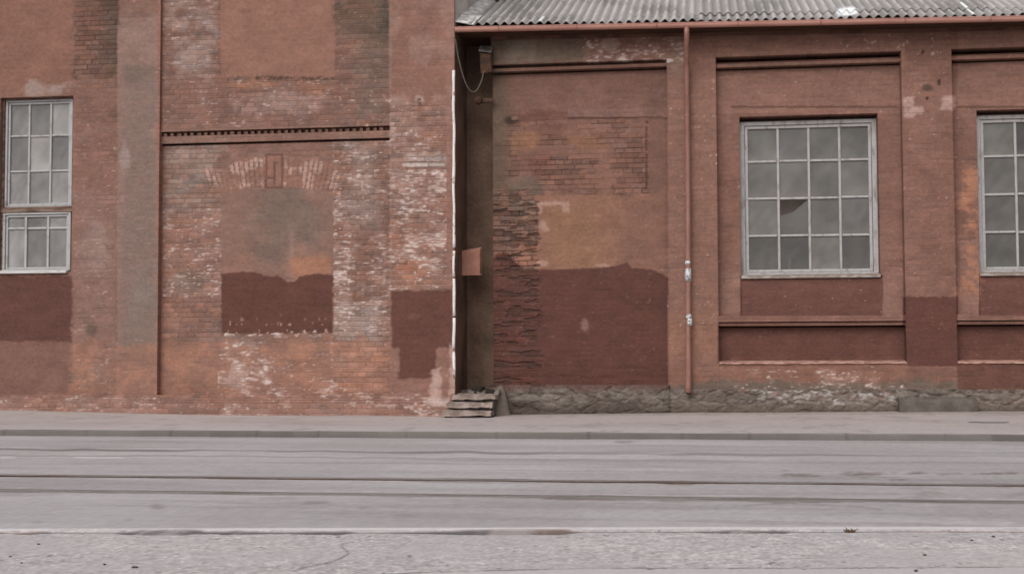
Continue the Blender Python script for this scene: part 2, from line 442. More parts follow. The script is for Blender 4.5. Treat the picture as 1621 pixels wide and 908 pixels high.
def paint_left(X, Z, yf):
    cv = Cv(X, np.full_like(X, yf), Z, 100)
    u, v = cv.u, cv.v
    B = bricks(X, Z, 3)
    one = np.ones_like(u)
    c = one[..., None] * np.array([138., 102., 89.])
    c = mix(c, (148, 108, 92), ss(.45, .65, cv.big))
    c = mix(c, (128, 104, 95), ss(.55, .75, fbm(u / 50, v / 35, 133)) * .8)
    expo = one * (.12 + .5 * ss(.42, .62, cv.pt))
    white = one * .06
    # far left bay: smooth repainted render above the window, dark repaint below it
    m = cv.box(-400, -300, 117, 151, 2, 3); c = mix(c, (141, 100, 85), m); expo *= 1 - .95 * m
    m = cv.blob(78, 141, 44, 13, .9); c = mix(c, (166, 148, 141), m * .7)
    m = cv.box(-400, 436, 113, 541, 2, 3); c = mix(c, (101, 66, 58), m); expo *= 1 - .9 * m
    m = cv.box(-400, 541, 109, 622, 2, 4); c = mix(c, (131, 95, 83), m); expo *= 1 - .85 * m
    # brick strip beside the pier
    m = cv.box(117, -300, 187, 122, 2, 5)
    c = mix(c, (124, 89, 77), m); expo = expo * (1 - m) + .95 * m
    dk = ss(140, 190, u) * (1 - ss(187, 188, u)) * ss(117, 118, u) * (1 - ss(110, 300, v)) ; c = mix(c, (92, 76, 64), dk * .75)
    m = cv.box(117, 122, 187, 330, 3, 8); c = mix(c, (138, 99, 86), m * .8)
    m = cv.box(117, 300, 187, 540, 3, 8); c = mix(c, (141, 107, 96), m * .8)
    m = cv.blob(150, 390, 30, 50); c = mix(c, (150, 126, 118), m * .6)
    m = cv.blob(143, 522, 10, 9, .4); c = mix(c, (102, 84, 74), m * .8)
    white = np.where((u > 117) & (u < 187) & (v > 190), .12, white)
    # pier A: grey limewashed render
    pa = ss(184, 187, u) * (1 - ss(249, 252, u))
    m = pa * ss(20, 45, v + cv.n1 * 60); c = mix(c, (148, 118, 108), m * .9); expo *= 1 - .75 * m
    m = cv.box(192, 102, 247, 560, 5, 7) * (.25 + .75 * ss(.35, .6, cv.mid * .5 + cv.big * .5)); c = mix(c, (127, 107, 98), m * .8)
    m = cv.blob(213, 118, 22, 18, .6); c = mix(c, (119, 99, 89), m * .5)
    m = cv.blob(196, 245, 9, 22); c = mix(c, (178, 160, 154), m * .55)
    m = cv.blob(222, 470, 26, 50, .8); c = mix(c, (134, 118, 110), m * .6)
    m = cv.box(249, -300, 259, 640, 1.5, 3); c = mix(c, (150, 105, 90), m * .85); expo *= 1 - .4 * m
    # big bay, above the cornice
    ub = (u > 258) & (u < 617)
    m = ub * 1.0 * (v < 200); c = mix(c, (130, 94, 82), m * .75); expo = np.where(ub & (v < 200), .80, expo)
    m = cv.box(262, -20, 345, 130, 8, 12) * ss(.35, .6, cv.mid); c = mix(c, (150, 126, 118), m * .8)
    m = cv.blob(300, 90, 28, 26); c = mix(c, (156, 132, 124), m * .4)
    white = np.where(ub & (v < 125) & (u < 345), .22, white)
    m = cv.box(349, -300, 530, 122, 1.2, 2.0); c = mix(c, (149, 107, 91), m); expo *= 1 - m; white *= 1 - m
    low = m
    m = cv.box(360, 121, 530, 127, 1, 3) * (cv.f1 > .03); c = mix(c, (84, 62, 52), m * .9)
    m = cv.blob(400, 135, 45, 8, .5); c = mix(c, (164, 114, 90), m * .7)
    m = cv.blob(495, 138, 26, 14, .5); c = mix(c, (160, 110, 86), m * .7)
    m = cv.blob(440, 165, 70, 24, .9); c = mix(c, (163, 131, 121), m * .7)
    white = np.where(ub & (v > 127) & (v < 200), .16, white)
    m = cv.box(531, -300, 617, 60, 6, 10); c = mix(c, (106, 83, 70), m * .8)
    m = ss(585, 617, u) * (1 - ss(617, 618, u)) * (1 - ss(20, 150, v)); c = mix(c, (84, 74, 61), m * .8)
    m = cv.box(560, 60, 615, 190, 8, 12); c = mix(c, (124, 101, 90), m * .75)
    # big bay, below the cornice
    m = cv.box(262, 225, 350, 345, 8, 14) * (.4 + .6 * ss(.4, .6, cv.mid)); c = mix(c, (147, 127, 118), m * .75)
    m = cv.box(262, 340, 350, 535, 6, 14); c = mix(c, (146, 106, 92), m * .6)
    m = cv.blob(300, 445, 24, 26, .7); c = mix(c, (122, 100, 90), m * .7)
    white = np.where((u > 258) & (u < 350) & (v > 330) & (v < 470), .40, white)
    expo = np.where((u > 258) & (u < 350) & (v > 225) & (v < 540), .85, expo)
    right = (u > 527) & (u < 617) & (v > 222)
    expo = np.where(right, .95, expo)
    white = np.where(right & (v < 540), .42 + .2 * ss(560, 528, u), white)
    m = cv.blob(580, 300, 40, 55, .9); c = mix(c, (146, 127, 119), m * .55)
    m = cv.box(530, 480, 612, 540, 6, 14); c = mix(c, (158, 138, 129), m * .75)
    m = cv.box(540, 405, 612, 470, 6, 14); c = mix(c, (128, 94, 82), m * .6)
    m = cv.box(600, 222, 617, 540, 4, 4); c = mix(c, (132, 97, 85), m * .7)
    # filled-in arched window
    arch = cv.poly([350, 372, 400, 437, 475, 510, 527], [316, 300, 297, 296, 297, 302, 316])
    fill = ss(348, 352, u + cv.f1 * 5) * (1 - ss(525, 529, u + cv.f1 * 6)) * ss(-2, 2, v - arch) * (1 - ss(526, 530, v + cv.f2 * 6))
    expo *= 1 - .92 * fill; white *= 1 - fill
    c = mix(c, (141, 107, 94), fill)
    m = fill * cv.blob(450, 345, 62, 62, .9); c = mix(c, (125, 104, 94), m * .85)
    m = fill * cv.blob(420, 402, 22, 22, .6); c = mix(c, (116, 96, 86), m * .6)
    m = fill * cv.box(456, 407, 527, 440, 5, 6); c = mix(c, (164, 114, 90), m * .9)
    m = fill * cv.blob(385, 420, 30, 22, .8); c = mix(c, (150, 110, 95), m * .7)
    m = fill * cv.blob(462, 385, 6, 24, .6); c = mix(c, (152, 124, 114), m * .7)
    edge = cv.poly([350, 375, 400, 420, 440, 455, 465, 475, 500, 527], [433, 430, 431, 436, 437, 446, 447, 437, 434, 435])
    m = fill * ss(-1.5, 1.5, v - edge + cv.f2 * 5); c = mix(c, (101, 65, 55), m)
    m2 = fill * m * ss(.74, .8, fbm(u / 5, v / 9, 177, 2)) * ss(490, 520, v); c = mix(c, (178, 140, 126), m2)
    # voussoirs of the arch: bricks on end fanned round its centre, keystone over the crown
    cx, cy = 437., 640.
    ang = np.arctan2(u - cx, cy - v) ; rad = np.hypot(u - cx, cy - v)
    arc = (np.abs(ang) < .30) * ss(341, 343, rad + cv.f2 * 4) * (1 - ss(386, 392, rad + cv.f1 * 16)) * (1 - fill)
    k = ang * 350 / 7.2
    vj = np.abs(k - np.round(k)) > .36
    vr = hsh(np.round(k), np.floor(rad / 22.), 55)
    c = mix(c, (150, 108, 92), arc * .7)
    whitish = arc * ss(.45, .95, vr * .8 + (cv.mid - .5) * 2.2 + .42 * ss(.08, .0, np.abs(np.abs(ang) - .15)) + (cv.f1) * .5) * (~vj)
    c = mix(c, (192, 156, 143), whitish * .75)  # some voussoir bricks take a whitish tone
    c = mix(c, (112, 84, 73), arc * vj * .6 * ss(.35, .6, cv.mid + cv.f2 * .4))
    key = cv.box(420, 243, 448, 298, 1.2, .6); c = mix(c, (146, 104, 90), key)
    ko = key * (1 - cv.box(423, 246, 445, 295, 1.2, .6)) + cv.box(433, 256, 436, 292, .8, .3) + cv.box(423, 280, 436, 283, .8, .3) + cv.box(432, 256, 441, 258.5, .6, .3)
    c = mix(c, (92, 64, 53), np.clip(ko, 0, 1) * .7)
    m = cv.box(355, 527, 525, 536, 2, 5); white = np.where(m > .3, .75, white)
    # orange repaint band along the foot
    m = cv.box(113, 541, 617, 628, 3, 7) * (1 - cv.box(150, 500, 186, 640, 5, 6) * .8); c = mix(c, (162, 115, 95), m * (.62 + .33 * ss(.35, .6, cv.mid))); expo = expo * (1 - .2 * m)
    c = mix(c, (140, 104, 92), m * ss(.52, .66, fbm(u / 34, v / 22, 181)) * .65)
    m = cv.box(258, 600, 356, 628, 5, 8) * ss(.45, .6, cv.mid); c = mix(c, (132, 96, 80), m * .5)
    ft = (u > 345) & (u < 617) & (v > 532)
    white = np.where(ft, .18 + .5 * (cv.blob(390, 590, 50, 48, .9) + cv.blob(490, 615, 70, 26, .9)), white)
    white = np.where(ft & (u > 540) & (v < 610), .06, white)
    m = cv.blob(378, 592, 18, 26, .8); c = mix(c, (176, 150, 141), m * .6)
    m = cv.blob(560, 570, 40, 40, .9); c = mix(c, (176, 132, 113), m * .6)
    # foot course
    m = ss(620, 630, v + cv.n2 * 12); c = mix(c, (152, 112, 98), m * .9); expo = np.where(m > .5, .9, expo)
    white = np.where(v > 626, .30, white)
    # pier B
    pb = (u > 616)
    m = cv.box(616, -300, 760, 165, 2, 10); c = mix(c, (143, 102, 88), m * .9); expo = np.where(pb & (v < 165), .3, expo)
    m = cv.blob(664, 158, 10, 10, .6); c = mix(c, (186, 156, 146), m * .8)
    m = cv.box(661, 156, 667, 168, 1, 2); c = mix(c, (72, 52, 43), m * .8)
    m = cv.box(652, 160, 670, 215, 5, 8); c = mix(c, (126, 88, 76), m * .5)
    white = np.where(pb & (v > 150) & (v < 255), .30, white)
    expo = np.where(pb & (v >= 165) & (v < 460), .98, expo)
    m = cv.box(642, 243, 706, 262, 3, 7); c = mix(c, (172, 154, 147), m * .75)
    m = cv.box(637, 259, 705, 265, 1.2, 2); c = mix(c, (208, 194, 189), m * .85)
    white = np.where(pb & (v > 268) & (v < 458), .56, white)
    m = cv.blob(650, 430, 30, 30, .8); c = mix(c, (164, 112, 90), m * .8)
    m = cv.blob(640, 385, 20, 14, .8); c = mix(c, (160, 108, 86), m * .7)
    white = np.where(pb & (u > 707) & (v < 460), .04, white)
    m = pb * ss(705, 708, u) * (v < 470); c = mix(c, (150, 108, 94), m * .6); expo = expo * (1 - .6 * m)
    m = pb * (1 - ss(618.5, 621, u)); c = mix(c, (160, 124, 112), m * .6)
    m = pb * ss(.45, .65, fbm(u / 30, v / 40, 191)) * (v < 300); c = mix(c, (162, 130, 119), m * .45)
    dk = cv.box(620, 459, 717, 552, 1.5, 2.5) + cv.box(631, 548, 690, 600, 1.5, 2.5); dk = np.clip(dk, 0, 1)
    rest = cv.box(616, 459, 760, 640, 2, 2)
    c = mix(c, (143, 103, 90), rest * .8); expo = expo * (1 - .6 * rest); white = np.where(rest > .5, .08, white)
    c = mix(c, (103, 67, 58), dk); white *= 1 - dk; expo *= 1 - .7 * dk
    m = cv.blob(656, 500, 12, 5, .5); c = mix(c, (124, 88, 78), m * .6)
    m = cv.box(711, 548, 730, 625, 2, 4); c = mix(c, (194, 160, 148), m * .8)
    m = cv.box(683, 585, 698, 640, 2.5, 5); c = mix(c, (190, 158, 147), m * .85)
    m = cv.box(676, 628, 714, 645, 4, 8); c = mix(c, (200, 180, 173), m * .8)
    m = pb * cv.box(616, 622, 690, 660, 2, 3); white = np.where(m > .5, .42, white)
    white = np.where((u < 114) & (v < 620), 0, white)
    jc = mix(np.full(c.shape, 1.0) * np.array([112., 84., 73.]), (158, 134, 124), np.clip(white * 2.2, 0, 1))
    jc = mix(jc, (82, 58, 48), ((u > 117) & (u < 187) & (v < 125)).astype(float))
    c, rel = finish(cv, c, B, expo, jc)
    c = whiten(cv, c, B, white * .78)
    m = (u > 594) * ((1 - ss(.6, 1.6, np.abs(v - 641.5 + cv.f1 * 2))) + (1 - ss(.6, 1.6, np.abs(v - 629 + cv.f2 * 2)))) * ss(.35, .5, cv.mid); c = mix(c, (200, 166, 154), np.clip(m, 0, 1) * .8)
    c = specks(cv, c, (expo > .3) * (v < 630), .13)
    return c, rel

def paint_right(X, Z, yf):
    cv = Cv(X, np.full_like(X, yf), Z, 300)
    u, v = cv.u, cv.v
    B = bricks(X, Z, 9)
    one = np.ones_like(u)
    c = one[..., None] * np.array([132., 94., 81.])
    c = mix(c, (139, 100, 87), ss(.45, .62, cv.big))
    expo = one * (.16 + .26 * ss(.48, .66, cv.pt))
    white = one * .03
    bump = np.zeros_like(u)
    # frieze under the eave
    m = cv.box(776, 40, 925, 99, 4, 8); c = mix(c, (118, 102, 88), m * .85)
    m = cv.box(785, 70, 850, 92, 4, 8); c = mix(c, (142, 126, 112), m * .6)
    white = np.where((v < 99) & (u > 920) & (u < 1082), .36 * cv.box(925, 55, 1082, 110, 6, 12), white)
    m = cv.box(1060, 60, 1082, 125, 4, 8); c = mix(c, (140, 116, 103), m * .6)
    m = cv.blob(967, 72, 15, 12, .8); c = mix(c, (172, 148, 137), m * .7)
    # first bay
    bay = (u > 776) & (u < 1058)
    m = cv.box(776, 108, 1058, 186, 3, 6); c = mix(c, (128, 93, 81), m * .8)
    m = cv.box(900, 110, 1050, 170, 6, 14); c = mix(c, (132, 96, 84), m * .6)
    m = cv.box(800, 176, 900, 200, 4, 6); c = mix(c, (104, 68, 58), m * .7)
    m = cv.box(899, 172, 1058, 186, 1, 1.5); c = mix(c, (136, 102, 92), m * .8); bump += m * .010
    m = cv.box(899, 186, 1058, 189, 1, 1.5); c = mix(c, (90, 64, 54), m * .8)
    op = cv.box(806, 189, 1026, 309, 5, 9) * (1 - .8 * ss(.55, .68, fbm(u / 60, v / 16, 351)))
    c = mix(c, (129, 93, 80), op); expo = np.maximum(expo, op)
    m = op * cv.box(812, 205, 852, 238, 3, 7); c = mix(c, (146, 104, 80), m * .9); expo = expo * (1 - .6 * m)
    m = op * cv.box(900, 203, 945, 234, 4, 8); c = mix(c, (145, 102, 78), m * .7); expo = expo * (1 - .6 * m)
    m = op * cv.box(830, 238, 880, 272, 4, 8); c = mix(c, (112, 74, 63), m * .6)
    m = cv.box(806, 282, 860, 305, 4, 6); c = mix(c, (112, 97, 84), m * .7)
    m = cv.box(1022, 189, 1026, 300, .8, 1) * (cv.f1 > -.1); c = mix(c, (84, 60, 50), m * .7); bump -= m * .01
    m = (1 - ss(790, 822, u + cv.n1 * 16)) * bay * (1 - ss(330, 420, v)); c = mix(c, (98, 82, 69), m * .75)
    m = cv.blob(810, 191, 12, 7, .5); c = mix(c, (62, 47, 38), m * .8)
    m = cv.blob(815, 187, 6, 3.5, .3); c = mix(c, (152, 116, 102), m * .8)
    m = cv.box(1026, 110, 1058, 430, 6, 6); c = mix(c, (120, 88, 76), m * .6)
    # eroded patch at the corner
    er = cv.box(779, 300, 851, 612, 4, 10)
    expo = np.where(er > .5, np.where(v < 425, 1.1, .62), expo)
    m = cv.box(779, 300, 851, 402, 3, 6); c = mix(c, (128, 95, 82), m * .8)
    m = cv.box(810, 315, 850, 350, 4, 6); c = mix(c, (112, 96, 83), m * .6)
    m = cv.box(815, 385, 852, 425, 3, 5); c = mix(c, (150, 106, 88), m * .8)
    m = cv.box(806, 336, 834, 346, 2, 4); c = mix(c, (158, 118, 100), m * .6)
    # render patch
    pl = cv.box(851, 306, 1052, 432, 2, 4)
    c = mix(c, (143, 102, 84), pl); expo = np.where(er > .5, expo, expo * (1 - .85 * pl))
    m = pl * cv.box(868, 328, 950, 420, 8, 12); c = mix(c, (146, 106, 82), m * .8)
    m = pl * cv.box(985, 310, 1056, 430, 12, 12); c = mix(c, (128, 92, 79), m * .7)
    m = cv.box(851, 318, 902, 325, 1.5, 3) + cv.box(891, 322, 901, 336, 1.5, 2) + cv.box(851, 322, 859, 338, 1.5, 3) + cv.blob(858, 355, 8, 8, .6) + cv.blob(863, 363, 8, 5, .6) + cv.blob(859, 417, 11, 6, .6) + cv.blob(955, 420, 14, 4, .5)
    c = mix(c, (176, 140, 125), np.clip(m, 0, 1) * .8)
    # dark repaint over the foot of the bay
    edge = cv.poly([776, 783, 788, 806, 812, 822, 830, 850, 945, 975, 993, 1000, 1030, 1050, 1058], [418, 405, 399, 400, 412, 420, 428, 427, 424, 421, 416, 424, 426, 434, 440])
    dk = bay * ss(-1.5, 1.5, v - edge + cv.f2 * 3)
    c = mix(c, (98, 62, 54), dk); expo = np.where(er > .5, expo, expo * (1 - .35 * dk))
    m = dk * cv.blob(926, 515, 7, 11, .7); c = mix(c, (142, 108, 100), m * .8)
    m = dk * ss(540, 610, v) * ss(.5, .62, fbm(u / 40, v / 5, 333)); c = mix(c, (82, 50, 43), m * .5)
    # gaps washed out between the courses of the eroded corner
    g = er * ss(.60, .68, fbm(u / 24, Z / .0375 / 1.6, 344, 3) + .10 * (np.mod(B['row'], 2))) * ss(300, 315, v)
    c = mix(c, (74, 54, 46), g * .6); bump -= g * .016
    # piers and window bays
    pr = (u > 1057) & (u < 1136)
    m = pr * ss(100, 140, v); c = mix(c, (141, 103, 89), m * .8)
    m = pr * ss(455, 540, v + cv.n1 * 40) * (1 - ss(555, 570, v)); c = mix(c, (150, 106, 86), m * .6)
    m = pr * ss(565, 600, v + cv.n1 * 20); c = mix(c, (122, 90, 78), m * .8)
    c = specks(cv, c, pr * ss(90, 160, v) * 1.0, .17)
    wb = (u > 1136) & (u < 1432) & (v < 505)
    wb2 = (u > 1516) & (v < 505)
    m = (wb | wb2) * (v < 180); c = mix(c, (147, 107, 93), m * .8)  # panel heads painted lighter to offset the shade under the eave
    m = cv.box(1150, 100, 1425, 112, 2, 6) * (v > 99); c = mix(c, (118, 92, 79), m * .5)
    sill = ((v > 168) & (v < 171.5)) & (((u > 1158) & (u < 1420)) | (u > 1516))
    c = mix(c, (94, 66, 56), sill * .55); bump -= sill * .006
    m = cv.box(1138, 430, 1173, 500, 2, 3) + cv.box(1396, 430, 1430, 500, 2, 3) + cv.box(1517, 380, 1551, 500, 2, 3)
    c = mix(c, (146, 108, 95), np.clip(m, 0, 1) * .85)
    low = cv.box(1173, 436, 1397, 500, .8, .3) + cv.box(1551, 433, 2200, 500, .8, .3)
    low = np.clip(low, 0, 1); c = mix(c, (111, 74, 65), low); bump -= low * .03; expo *= 1 - .6 * low
    low2 = cv.box(1136, 515, 1437, 580, .8, .3) + cv.box(1516, 512, 2200, 580, .8, .3)
    low2 = np.clip(low2, 0, 1); c = mix(c, (103, 67, 58), low2); expo *= 1 - .5 * low2
    m = low2 * ss(558, 575, v) * ss(.4, .6, cv.mid); c = mix(c, (126, 90, 78), m * .4)
    p2 = (u > 1429) & (u < 1516.5)
    c = specks(cv, c, p2 * (v < 470) * 1.0, .15)
    m = cv.box(1429, 152, 1446, 186, 1.5, 3) + cv.box(1440, 168, 1461, 180, 1.5, 3) + cv.box(1490, 152, 1510, 166, 2, 3) + cv.box(1487, 165, 1510, 175, 2, 4)
    c = mix(c, (190, 154, 143), np.clip(m, 0, 1) * .85)
    m = cv.blob(1469, 139, 9, 5, .5); c = mix(c, (82, 66, 56), m * .8)
    m = cv.blob(1461, 82, 3, 3, .2) + cv.blob(1487, 131, 2.5, 5, .2) + cv.blob(1468, 156, 2.5, 2.5, .2); c = mix(c, (70, 50, 42), np.clip(m, 0, 1) * .8); bump -= np.clip(m, 0, 1) * .02
    m = p2 * ss(468, 471, v + cv.f2 * 5) * (1 - ss(578, 581, v + cv.f2 * 3)); c = mix(c, (101, 64, 56), m); expo *= 1 - .6 * m
    m = p2 * ss(580, 583, v) * (1 - ss(592, 606, v + cv.n2 * 10)); c = mix(c, (128, 92, 79), m * .8)
    m = cv.box(1519, 262, 1549, 470, 5, 14) * ss(.40, .56, cv.mid); c = mix(c, (172, 118, 92), m * .85)
    c = specks(cv, c, (wb | wb2) * 1.0, .12)
    m = cv.box(1320, 45, 1500, 85, 4, 6); c = specks(cv, c, m, .26, (186, 160, 148), 75)
    # band above the plinth
    b3 = (v > 573) & (u > 1057)
    m = b3 * (u < 1437) * ss(573, 577, v); c = mix(c, (141, 100, 84), m * .8)
    m = (u > 1516) * ss(575, 578, v); c = mix(c, (106, 70, 60), m * .9)
    gz = cv.poly([1057, 1140, 1180, 1250, 1330, 1400, 1440, 1516, 1518, 1700], [608, 606, 600, 606, 600, 607, 603, 603, 628, 628])
    m = b3 * ss(-6, 6, v - gz + cv.n1 * 26 + cv.f1 * 8); c = mix(c, (112, 97, 86), m * .9)
    wt2 = b3 * cv.box(1170, 588, 1425, 640, 6, 12); white = np.where(wt2 > .4, .34, white)
    jc = mix(np.full(c.shape, 1.0) * np.array([106., 78., 67.]), (150, 126, 116), np.clip(white * 2.5, 0, 1))
    jc = mix(jc, (86, 60, 50), np.clip(op + er * (v < 425), 0, 1))
    jc = mix(jc, (78, 46, 39), dk * 1.0)
    jc = mix(jc, (88, 54, 47), np.clip(low + low2, 0, 1))
    c, rel = finish(cv, c, B, expo, jc, .007)
    c = whiten(cv, c, B, white)
    return c, rel + bump

def paint_plinth(X, Z, yf):
    cv = Cv(X, np.full_like(X, yf), Z, 500)
    u, v = cv.u, cv.v
    one = np.ones_like(u)
    c = one[..., None] * np.array([112., 99., 90.])
    wx, wz_ = X / .26 + (fbm(X * 4, Z * 4, 541) - .5) * .8, Z / .14 + (fbm(X * 4, Z * 4, 551) - .5) * .8
    d1 = np.full(u.shape, 9.); d2 = d1.copy(); cid = np.zeros(u.shape)
    for ox in (-1, 0, 1):
        for oz in (-1, 0, 1):
            gx, gz = np.floor(wx) + ox, np.floor(wz_) + oz
            dd = np.hypot(gx + hsh(gx, gz, 561) - wx, gz + hsh(gx, gz, 562) - wz_)
            nw = dd < d1
            d2 = np.where(nw, d1, np.minimum(d2, dd)); cid = np.where(nw, hsh(gx, gz, 563), cid); d1 = np.where(nw, dd, d1)
    jt = 1 - ss(.04, .16, d2 - d1)
    lump = np.clip(fbm(X / .16, Z / .07, 501, 4) * .6 + .4 * ss(0, .5, d2 - d1) + (cid - .5) * .2, 0, 1)
    c = mix(c, (134, 121, 112), ss(.3, .9, cid) * .8)
    c = mix(c, (146, 134, 126), jt * ss(.45, .6, fbm(X * 5, Z * 5, 571)) * .6)
    c = mix(c, (78, 66, 58), jt * ss(.60, .74, fbm(X * 4, Z * 6, 572)) * .7)
    c = mix(c, (98, 86, 77), ss(.5, .75, fbm(X / .16, Z / .07, 501, 4)) * .7)
    c = mix(c, (132, 120, 110), ss(.52, .7, fbm(X / .3, Z / .12, 511)))
    left = (u < 1060)
    m = left * (1 - ss(612, 620, v + cv.n1 * 22 + cv.f1 * 8)); c = mix(c, (112, 80, 71), m * .75)
    c = mix(c, (150, 136, 128), left * ss(.56, .7, fbm(u / 12, v / 6, 575)) * ss(612, 618, v) * (1 - ss(628, 640, v)) * .6)
    c = mix(c, (88, 75, 66), left * ss(630, 650, v + cv.n1 * 20) * .6)
    m = left * cv.blob(868, 632, 22, 16, .7); c = mix(c, (146, 132, 122), m * .7)
    m = left * cv.blob(825, 640, 26, 6, .8); c = mix(c, (76, 62, 52), m * .6)
    wz = cv.box(1170, 600, 1425, 642, 8, 14)
    n = fbm(u / 9, v / 4, 521, 3)
    c = mix(c, (182, 172, 168), wz * ss(.52, .66, n) * .85)
    c = mix(c, (140, 106, 94), wz * ss(.60, .72, fbm(u / 14, v / 7, 531)) * .8 * (1 - ss(625, 640, v)))
    m = (u > 1530) * ss(.5, .65, n); c = mix(c, (160, 138, 128), m * .6)
    m = ss(636, 644, v + cv.n1 * 8) * (u > 1060); c = mix(c, (106, 94, 82), m * .7)
    m = ss(645, 652, v + cv.n1 * 6); c = mix(c, (92, 80, 70), m * .6)
    c = c * (1 + (cv.fine - .5) * .3)[..., None] * np.where(left, .90, .97)[..., None]
    rel = (lump - .5) * .045 + (cv.fine - .5) * .012 - .012
    return c, rel

# ------------------------------------------------------------------ the tall building on the left
YP, YW = -0.45, -0.33            # pier face, wall face
LB = thing('brick_building', 'tall weathered brick building with limewashed piers and a walled-up arched window', 'building', (-8.0, 0.0, 0.0))
ZT = 6.7
xA0, xA1 = PX(187, 330, YP), PX(251, 330, YP)
xB0, xB1 = PX(617, 330, YP), PX(719.5, 330, YP)
xBay0, xBay1 = xA1, xB0
lw = (PX(-2, 300, YW), PX(114, 300, YW), PZ(60, 431, YW), PZ(60, 153, YW))
zf = PZ(300, 627, YP)
block('wall', LB, -13.2, xA0, zf - .02, ZT, YW, 0.0, paint_left, holes=[lw])
block('pier', LB, xA0, xA1, zf - .02, ZT, YP, 0.0, paint_left)
zc0, zc1 = PZ(437, 223, -.36), PZ(437, 203, -.42)
zcm = PZ(437, 211, -.39)
block('wall', LB, xBay0, xBay1, zf - .02, zc0 - .030, YW, 0.0, paint_left)
block('cornice_back', LB, xBay0, xBay1, zc0 - .0285, zc0 + .0005, -.20, 0.0, paint_left)
block('cornice', LB, xBay0, xBay1, zc0 + .002, zcm, -.375, 0.0, paint_left)
block('wall', LB, xBay0, xBay1, zc1, ZT, -.385, 0.0, paint_left)
block('cornice_back', LB, xBay0, xBay1, zcm + .002, zc1 - .002, -.27, 0.0, paint_left)
rnd = random.Random(4)
M['old_brick'] = plain_mat('old red brick', (120, 88, 76), .9, 0, (98, 72, 60), 9, .2)
d = MB(); d.box(-.025, .025, -.075, 0, zcm + .004, zc1 - .02)
d0 = d.build('dentil', M['old_brick'], LB); x = xBay0 + .06; first = True
ox, oy = d0.location.x, d0.location.y
while x < xBay1 - .05:
    o = d0 if first else d0.copy()
    if not first: col.objects.link(o)
    first = False
    o.location = (ox + x + rnd.uniform(-.006, .006), oy - .271 + rnd.uniform(-.012, .008), d0.location.z)
    o.scale = (1 + rnd.uniform(-.2, .2), 1, 1)
    x += .105
block('pier', LB, xB0, xB1, zf - .02, ZT, YP, 0.0, paint_left)
# foot courses, stepping forward
block('foot_course', LB, -13.2, xB1 - .02, -.2, zf - .05, YP - .075, 0.0, paint_left)
block('foot_course', LB, -13.2, xB1 - .01, zf - .048, zf + .02, YP - .035, YW + .02, paint_left)
block('foot_course', LB, PX(594, 650, YP - .15), xB1 - .06, -.2, PZ(650, 641, YP - .15), YP - .15, YP - .076, paint_left)
# upper wall above the photograph's frame
def far_paint(X, Z, yf):
    B = bricks(X, Z, 3); cv = Cv(X, np.full_like(X, yf), Z, 100)
    return finish(cv, np.ones(X.shape + (3,)) * np.array([138., 100., 86.]), B, np.full_like(X, .4), (112, 84, 73))
block('upper_wall', LB, -13.2, xB1, ZT + .002, 9.0, -.42, 0.0, far_paint, k=6)
c = MB(); c.box(-13.4, xB1 + .1, -.62, 9.0, 9.0, 9.25); c.build('coping', M['concrete'], LB)
c = MB(); c.box(-13.2, xB1 - .004, 0.9, 9.0, -.2, 9.0); c.build('inner_wall', M['inside'], LB)
c = MB(); c.box(xB1 - .35, xB1 + .004, -.40, 1.6, -.2, 8.99); c.build('return_wall', M['soot'], LB)
c = MB(); c.box(xB1 - .3, xB1 + .007, -.39, 9.0, 5.70, 8.98); c.build('return_wall', plain_mat('pale lit wall', (206, 198, 194), .9, 0, (176, 164, 157), 3, .15, .3), LB)  # upper return wall coloured pale so it reads as lit above the roof
c = MB(); c.box(-13.2, -13.0, 0.001, .9, -.2, 9.0); c.build('end_wall', M['soot'], LB)

# ------------------------------------------------------------------ the lower building on the right
RB = thing('brick_building', 'lower red brick building with corrugated grey roof, red gutter and grid windows', 'building', (1.5, 0.0, 0.0))
YR, YN = 0.0, 0.17
xs_ = PX(777.5, 330, YR)
p1a, p1b = PX(1057.5, 330, YR), PX(1135.5, 330, YR)
p2a, p2b = PX(1431, 330, YR), PX(1511, 330, YR)
XE = 8.0
bay3b = p2b + (p2a - p1b)
zbt = PZ(920, 98, YR)            # top of the first recess
zwt = PZ(1280, 91, YR)           # top of the window recesses
zpl = PZ(900, 609, YR)           # plinth top
ZE = 5.62
w2 = (PX(1172, 330, YN), PX(1392, 330, YN), PZ(1280, 435, YN), PZ(1280, 182, YN))
w3 = (PX(1549, 330, YN), PX(1549, 330, YN) + (w2[1] - w2[0]), w2[2], w2[3])
zl1, zl0 = PZ(1286, 499, .02), PZ(1286, 508.5, .02)       # upper ledge course
zl2 = PZ(1286, 515, .06)
zlow = PZ(1286, 574, YR)
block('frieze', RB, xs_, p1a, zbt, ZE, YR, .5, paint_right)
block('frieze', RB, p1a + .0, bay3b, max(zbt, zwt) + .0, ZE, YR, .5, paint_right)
block('pier', RB, p1a, p1b, .2, max(zbt, zwt) - .0015, YR, .5, paint_right)
block('pier', RB, p2a, p2b, .2, max(zbt, zwt) - .0015, YR, .5, paint_right)
if zwt < zbt:
    pass
# recessed panels
zp1 = zbt - .10
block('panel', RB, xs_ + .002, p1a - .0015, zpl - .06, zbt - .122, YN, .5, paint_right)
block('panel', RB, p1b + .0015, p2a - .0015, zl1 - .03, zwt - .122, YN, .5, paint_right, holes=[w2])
block('panel', RB, p2b + .0015, bay3b, zl1 - .03, zwt - .122, YN, .5, paint_right, holes=[w3])
